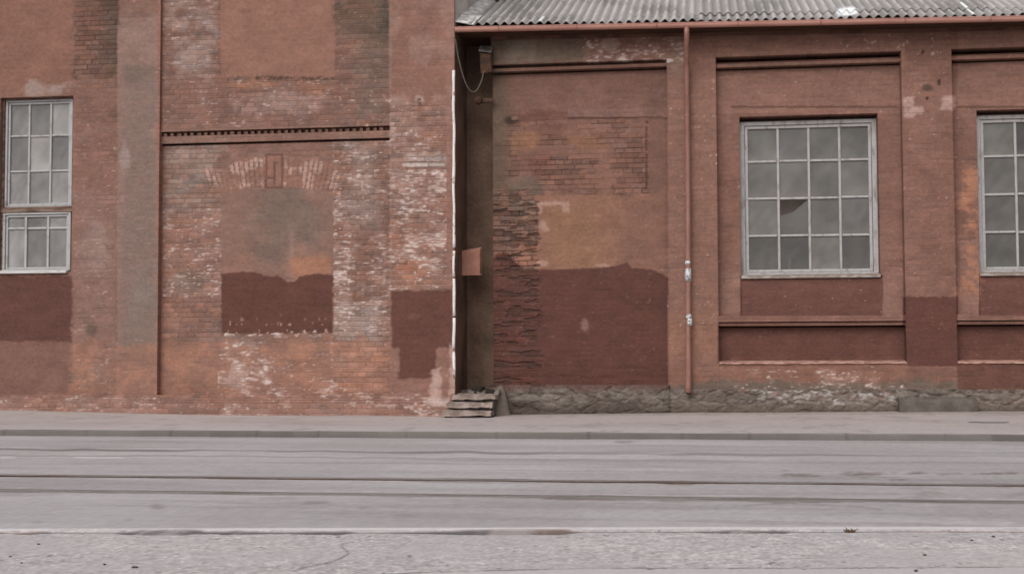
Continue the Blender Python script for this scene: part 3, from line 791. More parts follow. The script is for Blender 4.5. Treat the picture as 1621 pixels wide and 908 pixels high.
# stepped brick mouldings at the heads of the recesses
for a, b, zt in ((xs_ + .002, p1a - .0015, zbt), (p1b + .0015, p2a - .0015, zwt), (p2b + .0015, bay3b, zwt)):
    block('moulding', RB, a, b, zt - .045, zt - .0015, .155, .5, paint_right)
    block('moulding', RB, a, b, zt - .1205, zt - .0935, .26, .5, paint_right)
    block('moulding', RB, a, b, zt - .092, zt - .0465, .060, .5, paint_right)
# ledges and dado panels under the windows
for a, b in ((p1b + .0015, p2a - .0015), (p2b + .0015, bay3b)):
    block('ledge', RB, a, b, zl0, zl1, .005, .3, paint_right)
    block('ledge_back', RB, a, b, zl0 - .0125, zl0 - .0015, .12, .3, paint_right)
    block('ledge', RB, a, b, zl2, zl0 - .014, .045, .3, paint_right)
    block('dado', RB, a, b, zlow + .03, zl2 - .028, YN, .5, paint_right)
    block('dado_head', RB, a, b, zl2 - .0265, zl2 - .0015, .25, .5, paint_right)
    block('base_band', RB, a, b, .2, zlow, YR + .004, .5, paint_right)
    f = MB(); nseg = 46
    rr = random.Random(8)
    prev = None
    for i in range(nseg + 1):
        x = a + (b - a) * i / nseg
        k = rr.uniform(-.005, .005)
        cur = [(x, -.012 + k, zlow - .012 + k), (x, -.006, zlow + .008 + k), (x, YN + .02, zlow + .035), (x, YN + .02, zlow - .012)]
        if prev:
            for q in range(4):
                f.quad(prev[q], cur[q], cur[(q + 1) % 4], prev[(q + 1) % 4])
        prev = cur
    f.build('mortar_fillet', plain_mat('pale pink mortar', (176, 138, 124), .9, 0, (146, 108, 96), 7, .1, .3), RB)
# rest of the street front, out of the photograph
def far_paint2(X, Z, yf):
    B = bricks(X, Z, 9); cv = Cv(X, np.full_like(X, yf), Z, 300)
    return finish(cv, np.ones(X.shape + (3,)) * np.array([134., 96., 83.]), B, np.full_like(X, .4), (106, 78, 67))
block('end_pier', RB, bay3b + .002, XE, -.2, ZE, YR, .5, far_paint2, k=3)
# plinth
zpr = PZ(1280, 606, -.04)
block('plinth', RB, xs_ - .03, p1a - .01, -.2, zpl, -.055, .4, paint_plinth)
block('plinth', RB, p1a - .0085, bay3b, -.2, PZ(1280, 616, -.04), -.03, .4, paint_plinth)
c = MB(); c.box(-2.6, XE - .004, .72, 9.0, -.2, 5.55); c.build('inner_wall', M['inside'], RB)
c = MB(); c.box(xB1 + .0, -2.55, .55, 1.4, -.2, 5.6); c.build('recess_back', M['soot'], RB)
c = MB(); c.box(xs_ + .006, xs_ + .35, .26, .549, .1, 5.6); c.build('recess_cheek', M['soot'], RB)
c = MB(); c.box(xB1 + .004, xs_ + .005, -.02, .549, -.2, PZ(740, 617, 0)); c.build('recess_floor', M['concrete_dark'], RB)

# roof: three overlapping rows of corrugated sheet
PITCH = math.radians(22.5)
YEV = -.36
gz0, gz1 = PZ(725, 46.5, -.42), PZ(1621, 29, -.42)
gx0, gx1 = PX(725, 46, -.42), PX(1621, 29, -.42)
SL = (gz1 - gz0) / (gx1 - gx0)
def geave(X): return gz0 + (X - gx0) * SL
RXA = PX(741, 40, YEV)
Vs, Qs, Cs = [], [], []
WL = .130
offv = 0
for (xa, xb, s0, s1, lift, sid) in ((RXA, XE + .2, 0.0, .62, 0.0, 1), (RXA - .02, XE + .2, .50, 2.62, .012, 2), (RXA - .10, XE + .2, 2.47, 5.0, .026, 3), (RXA - .1, XE + .2, 4.85, 8.2, .04, 4)):
    xs = np.arange(xa, xb, WL / 10); st = np.linspace(s0, s1, 26)
    X, S = np.meshgrid(xs, st, indexing='ij')
    sheet_i = np.floor(X / (WL * 8))
    ph = X / WL
    wob = (hsh(sheet_i, sheet_i * 0 + sid, 11) - .5) * .022
    h = .024 * np.sin(2 * math.pi * ph) + lift + wob + (fbm(X * 1.2, S * 1.2, 13) - .5) * .03
    dS = (hsh(sheet_i, sheet_i * 0 + sid, 12) - .5) * .05 * (1 - (S - s0) / (s1 - s0))
    S2 = S + dS
    up_y, up_z = -math.sin(PITCH), math.cos(PITCH)
    Y = YEV + S2 * math.cos(PITCH) + h * up_y
    Z = geave(X) + .083 + S2 * math.sin(PITCH) + h * up_z
    cv = Cv(X, Y, Z, 600)
    u, v = cv.u, cv.v
    ccol = np.ones(X.shape + (3,)) * np.array([172., 166., 164.])
    ccol *= (1 + (hsh(sheet_i, sheet_i * 0 + sid, 14) - .5) * .16)[..., None]
    ccol = mix(ccol, (138, 133, 130), ss(.45, .7, fbm(X * 2.2, S * .9, 21)) * .8)
    ccol = mix(ccol, (122, 117, 113), ss(.2, -1.0, np.sin(2 * math.pi * ph)) * .55)          # darker towards the troughs
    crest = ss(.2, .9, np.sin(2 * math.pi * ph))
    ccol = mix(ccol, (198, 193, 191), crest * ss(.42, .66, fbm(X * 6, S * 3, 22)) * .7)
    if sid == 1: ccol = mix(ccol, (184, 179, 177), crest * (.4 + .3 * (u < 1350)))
    bare = cv.blob(1343, 18, 19, 7.5, .45, .3) + cv.box(848, 26, 868, 44, 1, 0) * (crest > .1) * (np.abs(X - PX(856, 35, YEV + .3)) < .06) + cv.box(1520, 3, 1556, 26, 1, 0) * (crest > .05) * (np.abs(X - PX(1540, 14, YEV + .3)) < .06)
    ccol = mix(ccol, (240, 242, 248), np.clip(bare, 0, 1))
    nx, ns = X.shape
    Vt = np.stack([X, Y, Z], -1).reshape(-1, 3)
    Vb = Vt + np.array([0, -up_y, -up_z]) * .008
    I = np.arange(nx * ns).reshape(nx, ns) + offv
    J = I + nx * ns
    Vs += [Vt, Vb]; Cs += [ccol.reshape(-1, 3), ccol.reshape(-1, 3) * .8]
    top = np.stack([I[:-1, :-1], I[1:, :-1], I[1:, 1:], I[:-1, 1:]], -1).reshape(-1, 4)
    bot = np.stack([J[:-1, :-1], J[:-1, 1:], J[1:, 1:], J[1:, :-1]], -1).reshape(-1, 4)
    e1 = np.stack([J[:-1, 0], J[1:, 0], I[1:, 0], I[:-1, 0]], -1)
    e2 = np.stack([I[0, :-1], I[0, 1:], J[0, 1:], J[0, :-1]], -1)
    Qs += [top, bot, e1, e2]
    offv += 2 * nx * ns
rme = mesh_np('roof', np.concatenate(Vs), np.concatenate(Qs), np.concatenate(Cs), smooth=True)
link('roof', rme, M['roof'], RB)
# timber under the sheets, soffit and fascia (follow the slight fall of the eave)
def sloped(name, mat, prof, xa, xb, parent=RB):
    z_off = geave(xa)
    m = MB(); m.prism([(y, z_off + z) for y, z in prof], xa, xb, geave(xb) - z_off)
    return m.build(name, mat, parent)
sloped('soffit', M['wood_dark'], [(-.35, -.03), (-.35, .015), (8.5, 3.62), (8.5, 3.2), (.55, -.03)], xB1 + .01, XE)
sloped('fascia', M['wood_dark'], [(-.372, -.05), (-.372, .03), (-.352, .03), (-.352, -.05)], xB1 + .012, XE)
sloped('eave_board', plain_mat('red brown eave board', (104, 70, 58), .8, 0, (80, 55, 44), 5, .15), [(-.06, -.075), (-.06, -.031), (-.02, -.031), (-.02, -.075)], xs_ + .05, XE)
# half round gutter
g = MB(); n = 12; R1, R2 = .058, .052
prof = [(-.425 + R1 * math.cos(math.pi + math.pi * i / n), R1 * math.sin(math.pi + math.pi * i / n)) for i in range(n + 1)]
prof = [(prof[0][0] - .004, .010), (prof[0][0] - .010, .002)] + prof + [(-.425 + R2 * math.cos(2 * math.pi - math.pi * i / n), R2 * math.sin(2 * math.pi - math.pi * i / n)) for i in range(n + 1)]
z0 = geave(xB1 + .012)
g.prism([(y, z0 + z + .012) for y, z in prof], xB1 + .012, XE, geave(XE) - z0)
go = g.build('gutter', M['gutter'], RB)
x = -2.9
while x < XE:
    m = MB(); zg = geave(x) + .012
    m.tube([(x, -.425 + .0605 * math.cos(a), zg + .0605 * math.sin(a)) for a in [math.pi + math.pi * i / 8 for i in range(9)]], .006, 6)
    m.build('gutter_bracket', M['pipe'], go)
    x += 1.15
# drainpipe with flaking collars
xd = PX(1088.5, 330, -.10); zd0 = PZ(1086, 622, -.10); zdt = geave(xd) - .05
m = MB()
m.tube([(xd + .015, -.425, zdt + .02), (xd + .015, -.425, zdt - .08), (xd + .012, -.36, zdt - .20), (xd + .012, -.16, zdt - .42), (xd + .01, -.10, zdt - .52), (xd + .006, -.10, 3.0), (xd - .012, -.10, .6), (xd - .014, -.105, zd0 + .12), (xd - .016, -.13, zd0)], .043, 16, True, [.038] * 6 + [.039, .042, .047])
dp = m.build('drainpipe', M['pipe'], RB, smooth=True)
for py0, py1, r in ((413, 419, .042), (425, 445, .047), (497, 504, .042), (504, 515, .044)):
    m = MB(); a, b = PZ(1090, py1, -.1), PZ(1090, py0, -.1)
    xx = xd - .003 + (.01 if py0 > 500 else 0)
    m.tube([(xx, -.102, a), (xx, -.102, (a + b) / 2), (xx, -.102, b)], r, 16, True, [r * .95, r, r * .9])
    m.build('pipe_collar', M['flake'], dp, smooth=True)
for zz in (4.3, 2.95, 1.1):
    m = MB(); m.tube([(xd, -.10, zz), (xd, -.10, zz + .03)], .043, 14); m.box(xd - .012, xd + .012, -.06, .01, zz + .005, zz + .025)
    m.build('pipe_clamp', M['pipe'], dp)
m = MB(); m.tube([(xd - .016, -.131, zd0 - .002), (xd - .016, -.1315, zd0 - .004)], .04, 14); m.build('pipe_mouth', M['void'], dp)
# flashing where the roof meets the tall building
fl = MB()
for s0, s1, wv in ((-.02, .75, .26), (.80, 1.6, .18), (1.65, 3.4, .2)):
    x0, x1 = xB1 + .008, xB1 + .008 + wv
    q = [(x0, s0, .05), (x1, s0 + .0, .0), (x1 + .02, s1, .02), (x0, s1, .08)]
    P = [(a, YEV - .02 + s * math.cos(PITCH), geave(a) + .08 + s * math.sin(PITCH) + hh) for a, s, hh in q]
    P2 = [(a, b, c_ - .006) for a, b, c_ in P]
    fl.add(P + P2, [(0, 1, 2, 3), (7, 6, 5, 4), (0, 4, 5, 1), (1, 5, 6, 2), (2, 6, 7, 3), (3, 7, 4, 0)])
fl.build('flashing', M['zinc'], RB)
m = MB(); sx, sy = PX(742, 2, 1.8), 1.8
m.box(xB1 + .06, xB1 + .36, 1.9, 2.1, PZ(742, 4, 1.9), PZ(742, -8, 1.9)); m.build('roof_beam', M['wood_dark'], RB)

# ------------------------------------------------------------------ windows
def window(parent, x0, x1, z0, z1, y, vs, hs, frame_mat, sill_mat, broken=None, seed=1, casing=.07, t=.042, dusts=((112, 108, 104),), name='window', mun=.034, sillh=.05, silly=.05):
    """vs / hs: muntin centre positions; the outer casing is the window, sash bars, panes and sill hang on it"""
    r = random.Random(seed)
    c_ = MB(); d0, d1 = y, y + .09
    c_.box(x0, x0 + casing, d0, d1, z0, z1); c_.box(x1 - casing, x1, d0, d1, z0, z1)
    c_.box(x0 + casing, x1 - casing, d0, d1, z1 - casing * .8, z1); c_.box(x0 + casing, x1 - casing, d0, d1, z0, z0 + casing * .6)
    win = c_.build(name, frame_mat, parent, bevel=.004)
    a0, a1, b0, b1 = x0 + casing + .006, x1 - casing - .006, z0 + casing * .6 + .004, z1 - casing * .8 - .006
    s = MB(); e0, e1 = y + .022, y + .07
    s.box(a0, a0 + t, e0, e1, b0, b1); s.box(a1 - t, a1, e0, e1, b0, b1)
    s.box(a0 + t, a1 - t, e0, e1, b1 - t, b1); s.box(a0 + t, a1 - t, e0, e1, b0, b0 + t)
    sash = s.build('sash', frame_mat, win, bevel=.003)
    vv = [a0 + t] + list(vs) + [a1 - t]; hh = [b0 + t] + list(hs) + [b1 - t]
    mm = MB()
    for i, x in enumerate(vs):
        j = r.uniform(-.004, .004)
        mm.box(x - mun / 2 + j, x + mun / 2 + j, e0 + .006, e1 - .008, b0 + t, b1 - t)
    for z in hs:
        for k in range(len(vv) - 1):
            j = r.uniform(-.004, .004)
            l_, r_ = vv[k] + (mun / 2 + .005 if k else 0), vv[k + 1] - (mun / 2 + .005 if k < len(vv) - 2 else 0)
            mm.box(l_, r_, e0 + .009, e1 - .010, z - mun * .45 + j, z + mun * .45 + j)
    mm.build('glazing_bars', frame_mat, win, bevel=.003)
    gl = MB(); yg = y + .052
    for i in range(len(vv) - 1):
        for k in range(len(hh) - 1):
            xa, xb, za, zb = vv[i], vv[i + 1], hh[k], hh[k + 1]
            base = dusts[r.randrange(len(dusts))]; f = r.uniform(.80, 1.16)  # tone differs per pane, standing in for uneven sky reflections
            cc = tuple(a * f for a in base); dy = [r.uniform(-.004, .004) for _ in range(4)]
            P = [(xa, yg + dy[0], za), (xb, yg + dy[1], za), (xb, yg + dy[2], zb), (xa, yg + dy[3], zb)]
            if broken and (i, k) in broken:
                keep = broken[(i, k)]
                gl.add([(xa + (xb - xa) * p, yg, za + (zb - za) * q) for p, q in keep], [tuple(range(len(keep)))], cc)
            else:
                # fine grid so that dust can gather along the foot of each pane
                n = 5
                ids = []
                vsx, fs = [], []
                o = len(gl.V)
                for b_ in range(n + 1):
                    for a_ in range(n + 1):
                        p, q = a_ / n, b_ / n
                        yy = (P[0][1] * (1 - p) + P[1][1] * p) * (1 - q) + (P[3][1] * (1 - p) + P[2][1] * p) * q
                        gl.V.append((xa + (xb - xa) * p, yy, za + (zb - za) * q))
                        du = 1 + .10 * max(0, 1 - q * 3) + .12 * r.uniform(-.5, .5)
                        gl.C.append(tuple(v_ * du for v_ in cc))
                for b_ in range(n):
                    for a_ in range(n):
                        gl.Fs.append((o + b_ * (n + 1) + a_, o + b_ * (n + 1) + a_ + 1, o + (b_ + 1) * (n + 1) + a_ + 1, o + (b_ + 1) * (n + 1) + a_))
    gl.build('panes', M['glass'], win, colors=True)
    if sill_mat:
        sl = MB(); sl.prism([(y - .10 - silly, z0 - sillh), (y - .10 - silly, z0 - .012), (y + .02, z0 + .022), (y + .02, z0 - sillh)], x0 - .004, x1 + .004)
        sl.build('sill', sill_mat, win, bevel=.003)
    return win

yw = .31
vs2 = [PX(p, 312, yw + .03) for p in (1232.5, 1281, 1330)]
hs2 = [PZ(1281, p, yw + .03) for p in (372, 313, 254)]
window(RB, w2[0] + .004, w2[1] - .004, w2[2] + .006, w2[3] - .055, yw, vs2, hs2, M['frame'], M['sill'],
       broken={(1, 1): [(0, 0), (1, 0), (1, .98), (.82, .86), (.45, .62), (0, .52)]}, seed=3,
       dusts=((104, 101, 97), (99, 96, 93), (95, 92, 90)))
off3 = w3[0] - w2[0]
window(RB, w3[0] + .004, w3[1] - .004, w3[2] + .006, w3[3] - .055, yw, [a + off3 for a in vs2], hs2, M['frame'], M['sill'], seed=9,
       dusts=((104, 101, 97), (99, 96, 93), (107, 104, 99)))
bx, bz = PX(1250, 420, yw + .08), PZ(1250, 428.5, yw + .08)
m = MB(); m.tube([(bx, yw + .082, bz), (bx, yw + .082, bz + .15), (bx, yw + .082, bz + .19), (bx, yw + .082, bz + .26)], .02, 12, True, [.026, .026, .012, .011])
o = m.build('bottle', plain_mat('pale dusty bottle', (222, 218, 214), .5), None); tag(o, 'pale bottle standing inside behind a bottom pane of the grid window', 'bottle')
ylw = YW + .10
ztr0, ztr1 = PZ(60, 336, ylw), PZ(60, 327.5, ylw)
lv = [PX(p, 270, ylw + .04) for p in (46, 80)]
window(LB, lw[0] + .04, PX(113.5, 300, ylw), ztr1 + .002, lw[3] - .03, ylw, lv, [PZ(62, p, ylw + .04) for p in (271, 215)], M['frame_blue'], None, seed=5, casing=.034, t=.03,
       dusts=((142, 138, 136), (137, 133, 131)), mun=.03)
window(LB, lw[0] + .03, PX(112.5, 300, ylw - .02), lw[2] + .03, ztr0 - .002, ylw - .02, [PX(p, 380, ylw + .04) for p in (42, 77)], [PZ(62, 361, ylw + .04)], M['frame_blue'], M['sill_white'], seed=6, casing=.04, t=.03,
       dusts=((138, 134, 132), (131, 128, 126)), mun=.036, sillh=.045, silly=.04)
m = MB(); m.box(lw[0] + .002, lw[1] - .012, ylw - .035, ylw + .08, ztr0, ztr1); m.build('transom', M['timber'], LB, bevel=.004)
m = MB(); m.box(lw[0] + .001, lw[0] + .028, ylw - .01, ylw + .1, lw[2] + .01, lw[3] - .005); m.build('window_post', M['timber'], LB)
m = MB(); m.box(lw[0] + .03, lw[1] - .002, ylw + .0, ylw + .1, lw[3] - .028, lw[3] - .002); m.build('window_head', M['timber'], LB)

# ------------------------------------------------------------------ things at the recess between the buildings
t = thing('conduit', 'thin white flaking conduit running down the corner of the tall building', 'pipe', (xB1, YP, 0))
m = MB()
za, zb, zc_ = PZ(719, 112, YP), PZ(719, 400, YP), PZ(719, 560, YP)
rr = random.Random(2)
def cpt(z): return (PX(718.2, 330, YP) + .005 + .004 * math.sin(z * 5.1) + .003 * math.sin(z * 11), YP - .012 + .004 * math.sin(z * 3.7), z)
for a_, b_ in ((za, PZ(719, 392, YP)), (PZ(719, 397, YP), PZ(719, 438, YP)), (PZ(719, 441, YP), PZ(719, 500, YP)), (PZ(719, 503, YP), PZ(719, 552, YP)), (PZ(719, 557, YP), PZ(719, 596, YP))):
    n_ = max(3, int((a_ - b_) / .1))
    m = MB(); m.tube([cpt(a_ + (b_ - a_) * i / n_) for i in range(n_ + 1)], .021, 10, True, [.021 * rr.uniform(.82, 1.08) for _ in range(n_ + 1)])
    m.build('tube', M['white'], t, smooth=True)
for zz in (4.6, 3.4, 2.2, 1.2):
    m = MB(); m.box(PX(718.2, 330, YP) - .035, PX(718.2, 330, YP) + .02, YP - .016, YP + .004, zz, zz + .025); m.build('clip', M['rust'], t)

zp_a, zp_b = PZ(740, 436, .05), PZ(740, 393, .05)
t = thing('metal_panel', 'small faded red brown panel fixed in the dark recess between the two buildings', 'panel', (PX(740, 415, .05), .2, zp_a))
x0, x1 = xB1 + .012, PX(762, 415, .05)
m = MB(); m.add([(x0, .06, zp_a), (x1, .05, zp_a + .005), (x1, .05, zp_b + .015), (x0, .06, zp_b - .03), (x0, .11, zp_a), (x1, .10, zp_a + .005), (x1, .10, zp_b + .015), (x0, .11, zp_b - .03)],
                [(0, 1, 2, 3), (4, 7, 6, 5), (0, 4, 5, 1), (1, 5, 6, 2), (2, 6, 7, 3), (3, 7, 4, 0)])
m.build('plate', M['panel'], t, bevel=.004)
m = MB(); m.box(x1 - .022, x1 - .003, .040, .05, zp_a + .02, zp_b - .005); m.build('edge_shade', M['rust'], t, bevel=.003)  # dark strip stands in for the shaded right side of the panel
m = MB(); m.box(x0 + .1, x0 + .16, .112, .549, zp_a + .1, zp_a + .16); m.build('bracket', M['rust'], t)

# hooded fitting at the end of the frieze and the slack cable
hx0, hx1 = PX(760, 90, -.1), PX(778, 90, -.1)
hz0, hz1 = PZ(768, 116, -.1), PZ(768, 72, -.1)
t = thing('wall_hood', 'dark hooded metal fitting under the eave at the end of the red brick wall', 'fitting', (hx0, -.05, hz0))
m = MB(); m.add([(hx0, -.14, hz1 - .12), (hx1, -.14, hz1 - .16), (hx1, -.01, hz1 - .03), (hx0, -.01, hz1), (hx0, -.06, hz0), (hx1, -.06, hz0 + .02), (hx1, -.01, hz0 + .02), (hx0, -.01, hz0)],
                [(0, 1, 2, 3), (0, 4, 5, 1), (4, 7, 6, 5), (1, 5, 6, 2), (3, 2, 6, 7), (0, 3, 7, 4)])
m.build('body', M['rust'], t, bevel=.008)
m = MB(); m.add([(hx0 - .01, -.17, hz1 - .085), (hx1 + .01, -.17, hz1 - .12), (hx1 + .01, .0 - .012, hz1 + .005), (hx0 - .01, -.012, hz1 + .03), (hx0 - .01, -.17, hz1 - .097), (hx1 + .01, -.17, hz1 - .132), (hx1 + .01, -.012, hz1 - .01), (hx0 - .01, -.012, hz1 + .015)],
                [(0, 1, 2, 3), (4, 7, 6, 5), (0, 4, 5, 1), (1, 5, 6, 2), (2, 6, 7, 3), (3, 7, 4, 0)])
m.build('hood', plain_mat('weathered tin', (112, 108, 106), .6, .2, (80, 72, 66), 9), t)
pts = []
A = np.array([PX(723, 62, -.3), -.42, PZ(723, 62, -.42)]); Bp = np.array([PX(766, 112, -.12), -.11, PZ(766, 112, -.11)])
lowz = PZ(747, 143, -.25)
for i in range(25):
    k = i / 24
    p = A * (1 - k) + Bp * k
    base = A[2] * (1 - k) + Bp[2] * k
    mid = A[2] * .5 + Bp[2] * .5
    p = p.copy(); p[2] = base - (mid - lowz) * (4 * k * (1 - k)) ** .9
    pts.append(tuple(p))
m = MB(); m.tube(pts, .009, 8)
o = m.build('cable', M['cable'], None, smooth=True); tag(o, 'slack grey cable looping from the eave to the hooded fitting', 'cable')
m = MB(); ax, az = PX(757, 158, .0), PZ(757, 158, .0)
m.tube([(ax, .055, az), (ax, -.03, az - .005)], .05, 14, True, [.065, .05]); m.tube([(ax, -.03, az - .005), (ax + .01, -.05, az - .012)], .024, 10)
m.box(ax - .03, xs_ + .02, .04, .10, az - .03, az + .03)
o = m.build('anchor', M['rust'], None); tag(o, 'small dark round insulator on the corner below the slack cable', 'anchor')  # rusty round anchor plate built for a dark spot on the corner

# worn steps in front of the recess
rs = random.Random(31)
def worn_slab(x0, x1, y0, y1, z0, z1, seed, nx=22, ny=8, nz=4, amp=.012):
    V, Fs = [], []
    def face(fn, a, b):
        o = len(V)
        for i in range(a + 1):
            for j in range(b + 1): V.append(fn(i / a, j / b))
        for i in range(a):
            for j in range(b): Fs.append((o + i * (b + 1) + j, o + (i + 1) * (b + 1) + j, o + (i + 1) * (b + 1) + j + 1, o + i * (b + 1) + j + 1))
    L = lambda a, b, k: a + (b - a) * k
    face(lambda p, q: (L(x0, x1, p), y0, L(z0, z1, q)), nx, nz)
    face(lambda p, q: (L(x0, x1, p), L(y0, y1, q), z1), nx, ny)
    face(lambda p, q: (x0, L(y1, y0, p), L(z0, z1, q)), ny, nz)
    face(lambda p, q: (x1, L(y0, y1, p), L(z0, z1, q)), ny, nz)
    A = np.array(V)
    s = seed * 13.7
    nX = fbm(A[:, 1] * 9 + s, A[:, 2] * 9 + A[:, 0] * 5, seed); nY = fbm(A[:, 0] * 9 + s, A[:, 2] * 9 + A[:, 1] * 5, seed + 1); nZ = fbm(A[:, 0] * 7 + s, A[:, 1] * 7 + A[:, 2] * 5, seed + 2)
    A += (np.stack([nX, nY, nZ], -1) - .5) * 2 * amp
    # wear the front top edge
    e = ss(.09, 0, np.hypot(A[:, 1] - y0, A[:, 2] - z1)) * fbm(A[:, 0] * 6 + s, A[:, 0] * 0, seed + 3)
    A[:, 2] -= e * .05; A[:, 1] += e * .03
    return A.tolist(), Fs
t = thing('stone_steps', 'worn stone steps leading up to the dark recess between the buildings', 'steps', (-3.3, -.7, 0))
def zs(py, y): return PZ(738, py, y)
for k, (px0, px1, pt, yy, yb2) in enumerate(((699, 776, 650, -.86, -.50), (706, 778, 637, -.70, -.34), (715, 784, 624, -.56, -.02))):
    zt_ = zs(pt, yy)
    A, Fs = worn_slab(PX(px0, 650, yy), PX(px1, 650, yy), yy, yb2, zt_ - .07, zt_, 40 + k, amp=.030)
    m = MB(); m.add(A, Fs); st = m.build('step', M['concrete'], t)
    A, Fs = worn_slab(PX(px0 + 4, 650, yy), PX(px1 - 3, 650, yy), yy + .06, yb2, zt_ - .30, zt_ - .055, 50 + k, amp=.012)
    m = MB(); m.add(A, Fs); m.build('riser', M['block'], st)
t = thing('rubble_pile', 'dark broken rubble lying on the top step of the recess', 'rubble', (-3.3, -.2, .3))
for k in range(9):
    bx, by = -3.42 + rs.random() * .42, -.35 + rs.random() * .5
    zt_ = zs(623, -.54)
    A, Fs = worn_slab(bx, bx + rs.uniform(.06, .16), by, by + rs.uniform(.06, .14), zt_ - .01, zt_ + rs.uniform(.03, .10), 60 + k, 5, 4, 3, .03)
    m = MB(); m.add(A, Fs); m.build('chunk', M['void'] if k % 3 else M['concrete_dark'], t)
cx0, cx1 = PX(777, 640, -.2), PX(806, 640, -.2)
zz0, zz1 = -.08, PZ(785, 610, -.2)
xm = (cx0 + cx1) / 2 - .02
m = MB(); m.add([(cx0, -.36, zz0), (cx1 + .03, -.26, zz0), (xm + .05, -.10, zz1 - .02), (xm - .03, -.12, zz1 - .01), (cx0, -.058, zz0), (cx1 + .03, -.058, zz0), (xm + .05, -.058, zz1), (xm - .03, -.058, zz1)],
               [(0, 1, 2, 3), (0, 4, 5, 1), (1, 5, 6, 2), (2, 6, 7, 3), (3, 7, 4, 0)])
o = m.build('corner_stone', M['concrete_dark'], None, bevel=.025); tag(o, 'sloping grey guard stone between the worn steps and the plinth', 'stone')
# long concrete block against the plinth
yy = -.26
A, Fs = worn_slab(PX(1424, 640, yy), PX(1547, 640, yy), yy, -.058, -.1, PZ(1480, 629, yy), 77, 40, 8, 6, .012)
m = MB(); m.add(A, Fs); o = m.build('concrete_block', M['block'], None); tag(o, 'long low grey concrete block against the plinth beneath the plain pier', 'block')

# ------------------------------------------------------------------ ground
ZR = -.07
YK = -4.75                                # kerb line
def zside(X):                             # the pavement is not level along the wall
    return np.interp(X, [-14, -10.8, -7.5, -4.5, -3.3, -1.0, 3.4, 9], [.05, .05, -.02, -.02, -.035, 0.0, .04, .05])
def sheet(name, xs, ys, paint, zfun, mat, keep=None):
    X, Y = np.meshgrid(xs, ys, indexing='ij')
    Z0 = zfun(X, Y)
    C, rel = paint(X, Y, Z0)
    C = tone(C, GROUND_GAIN, .80) + np.array([1., -.5, 3.])
    nx, ny = X.shape
    I = np.arange(nx * ny).reshape(nx, ny)
    q = np.stack([I[:-1, :-1], I[1:, :-1], I[1:, 1:], I[:-1, 1:]], -1)
    if keep is not None:
        q = q[:, keep((ys[:-1] + ys[1:]) / 2)]
    me = mesh_np(name, np.stack([X, Y, Z0 + rel], -1).reshape(-1, 3), q.reshape(-1, 4), C.reshape(-1, 3), smooth=True)
    return structure(link(name, me, mat))

def paint_side(X, Y, Z):
    cv = Cv(X, Y, Z, 700); u, v = cv.u, cv.v
    c = np.ones(X.shape + (3,)) * np.array([166., 155., 148.])
    c = mix(c, (152, 142, 134), ss(.45, .7, fbm(X * .8, Y * 1.2, 701)) * .6)
    c = mix(c, (172, 163, 159), ss(-3.0, -4.6, Y) * .6)
    grit = ss(.62, .70, fbm(X * 9, Y * 5, 721, 3)) * ss(-.9, -.25, Y); c = mix(c, (104, 90, 80), grit * .6)
    near = ss(-.9, -.35, Y + fbm(X * 1.6, Y * 3, 702) * .5 - .2); c = mix(c, (142, 128, 117), near * .6)
    m = cv.box(1533, 667, 1597, 669.3, 1, 1); c = mix(c, (96, 90, 86), m * .8)
    c = mix(c, (128, 118, 110), ss(.66, .72, fbm(X * 5, Y * 2.2, 703)) * .35)
    c *= (1 + (fbm(X * 30, Y * 14, 704, 3) - .5) * .14)[..., None]
    return c, (fbm(X * .9, Y * 1.1, 705) - .5) * .018
def zpave(X, Y):
    return zside(X) * ss(YK, -1.2, Y)
sheet('sidewalk', np.arange(-14, 9.01, .03), np.arange(YK, .101, .04), paint_side, zpave, M['ground'])

# kerb stones
def paint_kerb(X, Y, Z):
    c = np.ones(X.shape + (3,)) * np.array([104., 98., 94.])
    st = np.floor(X / 1.0 + .2 * np.floor(X / 3.1))
    c *= (1 + (hsh(st, st * 0, 41) - .5) * .14 + (fbm(X * 3, Z * 30, 711) - .5) * .22)[..., None]
    return c, None
xs = np.arange(-14, 9.01, .03)
prof = [(YK - .085, ZR - .03), (YK - .082, -.016), (YK - .070, -.003), (YK - .03, .002), (YK + .012, .003), (YK + .012, -.03)]
X = np.repeat(xs[:, None], len(prof), 1); Y = np.repeat(np.array([p[0] for p in prof])[None], len(xs), 0); Z = np.repeat(np.array([p[1] for p in prof])[None], len(xs), 0)
Y = Y + (fbm(X * 1.1, X * 0, 712) - .5) * .03; Z = Z + (fbm(X * 1.7, X * 0 + 3, 713) - .5) * .012 * (Z > -.02)
C, _ = paint_kerb(X, Y, Z)
topm = np.zeros_like(X); topm[:, 3:] = 1; C = mix(C, (172, 164, 159), topm)
C = mix(C, (70, 64, 60), (np.abs(np.mod(X + .3 * np.floor(X / 5), 1.02) - .5) < .016) * (.10 + .45 * vn(X, Y * 0, 777)))
I = np.arange(X.size).reshape(X.shape)
q = np.stack([I[:-1, :-1], I[1:, :-1], I[1:, 1:], I[:-1, 1:]], -1).reshape(-1, 4)
structure(link('kerb', mesh_np('kerb', np.stack([X, Y, Z], -1).reshape(-1, 3), q, C.reshape(-1, 3)), M['ground']))

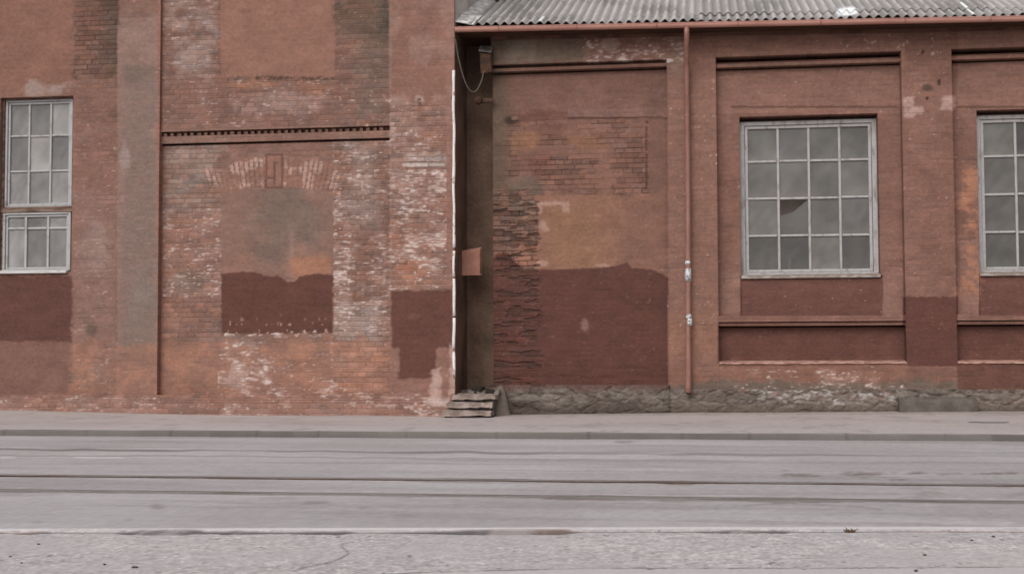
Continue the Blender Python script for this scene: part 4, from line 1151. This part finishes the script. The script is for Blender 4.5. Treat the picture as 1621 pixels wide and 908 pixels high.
# roadway with two grooved rails let into it
yr = [float(np.mean([at(0, a, 2, ZR)[1], at(1621, b, 2, ZR)[1]])) for a, b in ((755, 766), (778, 793.5))]
RW = .07
yfe0, yfe1 = at(0, 839, 2, ZR), at(1621, 836.5, 2, ZR)      # far edge of the near pavement
FS = (yfe1[1] - yfe0[1]) / (yfe1[0] - yfe0[0])
def yfront(X): return yfe0[1] + (X - yfe0[0]) * FS
def streak(cv, line_u, line_v, w, seed, soft=1.0):
    """a thin seam along the road; w = half width"""
    lv_ = np.interp(cv.u, line_u, line_v) + (vn(cv.u / 46, cv.u * 0, seed) - .5) * 2.2
    ww = w * (.55 + .9 * vn(cv.u / 60, cv.u * 0 + 5, seed + 1))
    return 1 - ss(ww * .6, ww * 1.2 + soft * .5, np.abs(cv.v - lv_))
def paint_road(X, Y, Z):
    cv = Cv(X, Y, Z, 800); u, v = cv.u, cv.v
    c = np.ones(X.shape + (3,)) * np.array([165., 160., 158.])
    st = fbm(X * .16, Y * 1.6, 801, 4)
    c = mix(c, (152, 147, 145), ss(.45, .68, st) * .75)
    c = mix(c, (173, 167, 165), ss(.50, .32, st) * .6)
    c = mix(c, (150, 143, 140), ss(.48, .66, fbm(X * .6, Y * .5, 802, 4)) * .45)
    c = mix(c, (138, 131, 127), ss(.60, .70, fbm(X * .35 + 3, Y * 2.6, 804, 5)) * .45)
    # road darkens towards the kerb
    c = mix(c, (146, 140, 136), ss(YK - .6, YK - .1, Y) * .5)
    # old seams
    s = streak(cv, [0, 810, 1621], [710.5, 716, 722], 1.5, 31); f = np.interp(u, [0, 300, 900, 1400, 1700], [.85, .75, .65, .45, .3]) * (.5 + .5 * ss(.3, .6, vn(u / 130, u * 0, 37)))
    c = mix(c, (112, 106, 102), s * f)
    s = streak(cv, [0, 810, 1621], [720, 725.5, 733], 1.0, 33); f = np.interp(u, [0, 500, 700, 1621], [.5, .45, .25, .2])
    c = mix(c, (122, 116, 112), s * f)
    m = cv.box(0, 722.6, 24, 724.5, .6, 0) + cv.box(118, 722.8, 196, 724.6, .8, .3); c = mix(c, (196, 192, 190), m * .8)
    # tar and dirt against the rails
    for k, (yy_, a) in enumerate(((yr[0], .9), (yr[1], .9))):
        n = fbm(X * 1.1, X * 0 + k * 7, 810 + k, 4)
        d = (Y - yy_)
        wd = .005 + .11 * ss(.50, .75, n)
        m = (np.abs(d + .02) < RW + wd) * 1.0
        m = m * (.35 + .65 * ss(.35, .6, fbm(X * 2.4, X * 0 + 3, 820 + k)))
        cc = np.where((fbm(X * .7, X * 0 + 1, 830 + k) > .52)[..., None], np.array([96., 76., 64.]), np.array([104., 97., 92.]))
        c = c * (1 - m[..., None] * .55) + cc * m[..., None] * .55
        lite = ss(0, .05, np.abs(d) - (RW + .06)) * ss(.22, .10, np.abs(d) - RW) * ss(.5, .65, fbm(X * 1.7, Y * 0 + 9, 840 + k))
        c = mix(c, (184, 178, 175), lite * .5)
    dk = cv.box(1240, 748, 1700, 756, 3, 5) * ss(.42, .6, fbm(u / 55, v / 3, 851)); c = mix(c, (110, 100, 92), dk * .8)
    dk = cv.box(1420, 768, 1700, 790, 6, 8) * ss(.42, .6, fbm(u / 40, v / 8, 852)); c = mix(c, (138, 130, 124), dk * .6)
    w_ = cv.box(1480, 796, 1760, 822, 8, 12); c = mix(c, (150, 143, 139), w_ * .6)
    # stains between the rails and the near pavement
    for (x, y, rx, ry, a) in ((500, 795, 40, 3, .55), (248, 801, 10, 4, .5), (205, 822, 6, 3, .6), (575, 803, 9, 3, .4), (640, 815, 18, 2, .4), (430, 788, 40, 2.5, .3), (60, 825, 12, 2, .35), (985, 699, 26, 2.5, .5), (1165, 800, 4, 3, .3)):
        c = mix(c, (122, 114, 109), cv.blob(x, y, rx, ry, .9) * a)
    hv = np.interp(u, [1178, 1200, 1240, 1300, 1360, 1397], [801, 798.5, 797.5, 799.5, 802, 807])
    m = (1 - ss(.6, 1.6, np.abs(v - hv))) * ss(1176, 1182, u) * (1 - ss(1390, 1400, u)); c = mix(c, (126, 119, 115), m * .6 * (.5 + .5 * ss(.4, .6, cv.mid)))
    c *= (1 + (fbm(X * 40, Y * 16, 860, 3) - .5) * .15)[..., None]
    return c, (fbm(X * .5, Y * .6, 861) - .5) * .012 + (fbm(X * 8, Y * 6, 862) - .5) * .003
edges = sorted([e for y_ in yr for e in (y_ - RW, y_ + RW)])
ysr = lines(-12.9, YK - .04, .03, edges)
def keep_road(yc): return ~np.any([(np.abs(yc - y_) < RW - .001) for y_ in yr], axis=0)
ro = sheet('road', np.arange(-14, 9.01, .03), ysr, paint_road, lambda X, Y: ZR - .05 * ss(0, .12, yfront(X) - .04 - Y), M['ground'], keep_road)

for k, y_ in enumerate(yr):
    lab = ['rusty grooved steel rail in the road nearest the far kerb', 'grey grooved steel rail in the road nearest the near pavement'][k]
    t = thing('tram_rail', lab, 'rail', (0, y_, ZR), 'rails let into the road')
    m = MB()
    z = ZR + .008
    m.prism([(y_ - .004, z), (y_ - .004, z - .10), (y_ + .062, z - .10), (y_ + .062, z - .002), (y_ + .057, z)], -14, 9)
    m.build('rail_head', M['steel'], t)
    m = MB(); m.prism([(y_ - RW + .004, z - .004), (y_ - RW + .004, z - .1), (y_ - .042, z - .1), (y_ - .042, z - .002)], -14, 9); m.build('guard_lip', M['rust'] if k == 0 else M['steel'], t)
    m = MB(); m.box(-14, 9, y_ - .041, y_ - .005, z - .11, z - .012); m.build('groove_dirt', M['void'], t)

# near pavement: exposed-aggregate concrete with a pale edging strip
def paint_near(X, Y, Z):
    cv = Cv(X, Y, Z, 900); u, v = cv.u, cv.v
    e = yfront(X) - Y                    # distance from the edge towards the camera
    c = np.ones(X.shape + (3,)) * np.array([170., 164., 161.])
    c = mix(c, (178, 170, 166), ss(.42, .66, fbm(X * 1.3, Y * 2.5, 901)) * .6)
    smooth_ = .45 + .55 * ss(.40, .58, fbm(X * .9 + 4, Y * 1.6, 902))
    gr = vn(X / .011 + 3, Y / .013, 903)
    g2 = fbm(X / .026, Y / .030, 904, 2)
    g3 = vn(X / .05, Y / .06, 914)
    c *= (1 + ((g2 - .5) * .26 + (gr - .5) * .24 + (g3 - .5) * .10) * smooth_)[..., None]
    c = mix(c, (222, 214, 210), ss(.84, .92, gr) * smooth_ * .5)
    hole = ss(.80, .86, fbm(X * 26, Y * 22, 905, 2)); c = mix(c, (108, 100, 95), hole * .8)
    # ragged joint behind the edging strip
    jn = fbm(X * 2.2, X * 0, 906, 4); jw = .035 + .07 * ss(.45, .75, jn)
    jt = (1 - ss(jw * .9, jw * 1.25, np.abs(e - .135 - .02 * vn(X * 3, X * 0, 907)))) * (.4 + .6 * ss(.25, .5, fbm(X * 5, X * 0 + 2, 908)))
    edge_c = (1 - ss(.055, .075, e))
    c = mix(c, (196, 189, 186), edge_c * (.5 + .5 * ss(.3, .5, fbm(X * 3, Y * 0, 911))))
    cj = np.where((fbm(X * 1.3, X * 0 + 6, 909) > .55)[..., None], np.array([104., 84., 72.]), np.array([84., 79., 76.]))
    c = c * (1 - .85 * jt[..., None]) + cj * .85 * jt[..., None]
    # wandering crack
    cu = np.array([556, 545, 541, 546, 553, 550, 540, 520, 500, 480, 470, 476])
    pts_ = list(zip([543, 541, 546, 553, 550, 540, 520, 500, 480, 468], [859, 865, 867, 873, 877, 882, 889, 893, 897, 901]))
    dmin = np.full(u.shape, 99.)
    uu = u + cv.f1 * 3; vv_ = v + cv.f2 * 2
    for (ax_, ay_), (bx_, by_) in zip(pts_[:-1], pts_[1:]):
        dx, dy = bx_ - ax_, by_ - ay_
        tt = np.clip(((uu - ax_) * dx + (vv_ - ay_) * dy) / (dx * dx + dy * dy), 0, 1)
        dmin = np.minimum(dmin, np.hypot(uu - ax_ - tt * dx, vv_ - ay_ - tt * dy))
    cr = (1 - ss(.5, 1.7, dmin)) * (.5 + .5 * ss(.4, .6, cv.fine)); c = mix(c, (96, 90, 86), cr * .85)
    # construction joint near the bottom edge, smoother cement beyond it
    jl = np.interp(u, [0, 680, 950, 1300, 1621], [930, 905, 898, 898.5, 896])
    sm = ss(-1, 2, v - jl); c = mix(c, (182, 175, 173), sm * .75)
    m = (1 - ss(.5, 1.3, np.abs(v - jl + cv.f1 * 1.5))) * (.3 + .7 * ss(.4, .6, fbm(u / 30, v * 0, 912))); c = mix(c, (112, 105, 100), m * .75)
    rel = ((gr - .5) * .0012 + (g2 - .5) * .0008) * smooth_ * (1 - sm * .7) - jt * .012 - cr * .006 - hole * .003 + edge_c * .004 + (fbm(X * .8, Y, 913) - .5) * .008
    return c, rel
xs = np.arange(-4.6, 3.0, .0075); k = np.concatenate([np.linspace(0, .2, 34), np.arange(.2075, 1.75, .0085), np.linspace(1.76, 2.3, 20)])
X = np.repeat(xs[:, None], len(k), 1); Y = yfront(X) - k[None]; Z = np.full_like(X, ZR + .008)
C, rel = paint_near(X, Y, Z)
C = tone(C, GROUND_GAIN, .80) + np.array([1., -.5, 3.])
I = np.arange(X.size).reshape(X.shape)
q = np.stack([I[:-1, 1:], I[1:, 1:], I[1:, :-1], I[:-1, :-1]], -1).reshape(-1, 4)
structure(link('pavement', mesh_np('pavement', np.stack([X, Y, Z + rel], -1).reshape(-1, 3), q, C.reshape(-1, 3), smooth=True), M['ground']))

# the wider street, one sheet to the horizon just below the detailed surfaces
m = MB(); m.quad((-400, -400, -.16), (400, -400, -.16), (400, 400, -.16), (-400, 400, -.16))
structure(m.build('ground', plain_mat('street asphalt', (150, 144, 141), .9, 0, (136, 130, 127), .6, .1)))
m = MB(); ya = yfront(0) - 2.3
m.box(-30, 30, -40, yfront(0) - 2.9, -.158, ZR + .006); m.box(-30, -4.6, yfront(0) - 2.899, yfront(0) - .6, -.158, ZR + .004); m.box(3.0, 30, yfront(0) - 2.899, yfront(0) - .6, -.158, ZR + .004)
structure(m.build('pavement', plain_mat('street concrete', (168, 162, 159), .9, 0, (156, 150, 147), 2, .12)))

# ------------------------------------------------------------------ small things on the near pavement
def pebble_mesh(seed):
    import bmesh
    bm = bmesh.new(); bmesh.ops.create_icosphere(bm, subdivisions=2, radius=1.0)
    r = random.Random(seed)
    for v_ in bm.verts:
        k_ = 1 + .25 * math.sin(v_.co.x * 3 + seed) * math.cos(v_.co.y * 2.3 + seed * 2) + r.uniform(-.06, .06)
        v_.co = Vector((v_.co.x * k_, v_.co.y * k_ * .8, v_.co.z * k_ * .55))
    me = bpy.data.meshes.new('pebble'); bm.to_mesh(me); bm.free()
    return me
pm = [pebble_mesh(s) for s in (1, 2, 3)]
for mm_ in pm: mm_.materials.append(M['stone'])
for k_, (px, py, s, lab) in enumerate(((61, 861, 8, 'small dark pebble on the pavement close to the pale edging at the left'), (16, 881, 7, 'small dark pebble at the far left of the near pavement'), (34, 891, 8, 'small dark pebble low on the left of the near pavement'),
                                       (213, 898, 13, 'largest dark pebble on the near pavement, left of the wandering crack'), (165, 893, 7, 'small dark pebble just left of the largest pebble'),
                                       (1573, 849, 9, 'dark pebble at the far right just in front of the pale edging'), (1538, 855, 8, 'flat dark pebble at the right near the pale edging'),
                                       (1464, 878, 8, 'dark pebble in the right half of the near pavement above the joint'), (1450, 903, 9, 'dark pebble on the smooth cement at the bottom right'))):
    p = at(px, py, 2, ZR + .008)
    o = bpy.data.objects.new('pebble', pm[k_ % 3]); col.objects.link(o)
    o.location = (p[0], p[1], ZR + .010); o.rotation_euler = (0, 0, k_ * 1.3); o.scale = (s * .0011, s * .0011, s * .0009)
    tag(o, lab, 'pebble', 'pebbles on the near pavement')
p = at(1345, 840, 2, ZR + .008)
m = MB(); rw = random.Random(12)
for i in range(26):
    a = rw.uniform(0, 6.28); L = rw.uniform(.01, .032); b = rw.uniform(.2, 1.0)
    x, y = p[0] + rw.uniform(-.022, .022), p[1] + rw.uniform(-.02, .02)
    m.tube([(x, y, ZR), (x + math.cos(a) * L * .5 * b, y + math.sin(a) * L * .5 * b, ZR + L * .6), (x + math.cos(a) * L * b, y + math.sin(a) * L * b, ZR + L * .8)], .0022, 5, True, [.003, .0024, .0012])
o = m.build('weed', M['dry'], None); tag(o, 'tiny dry brown weed growing in the joint of the near pavement', 'weed')
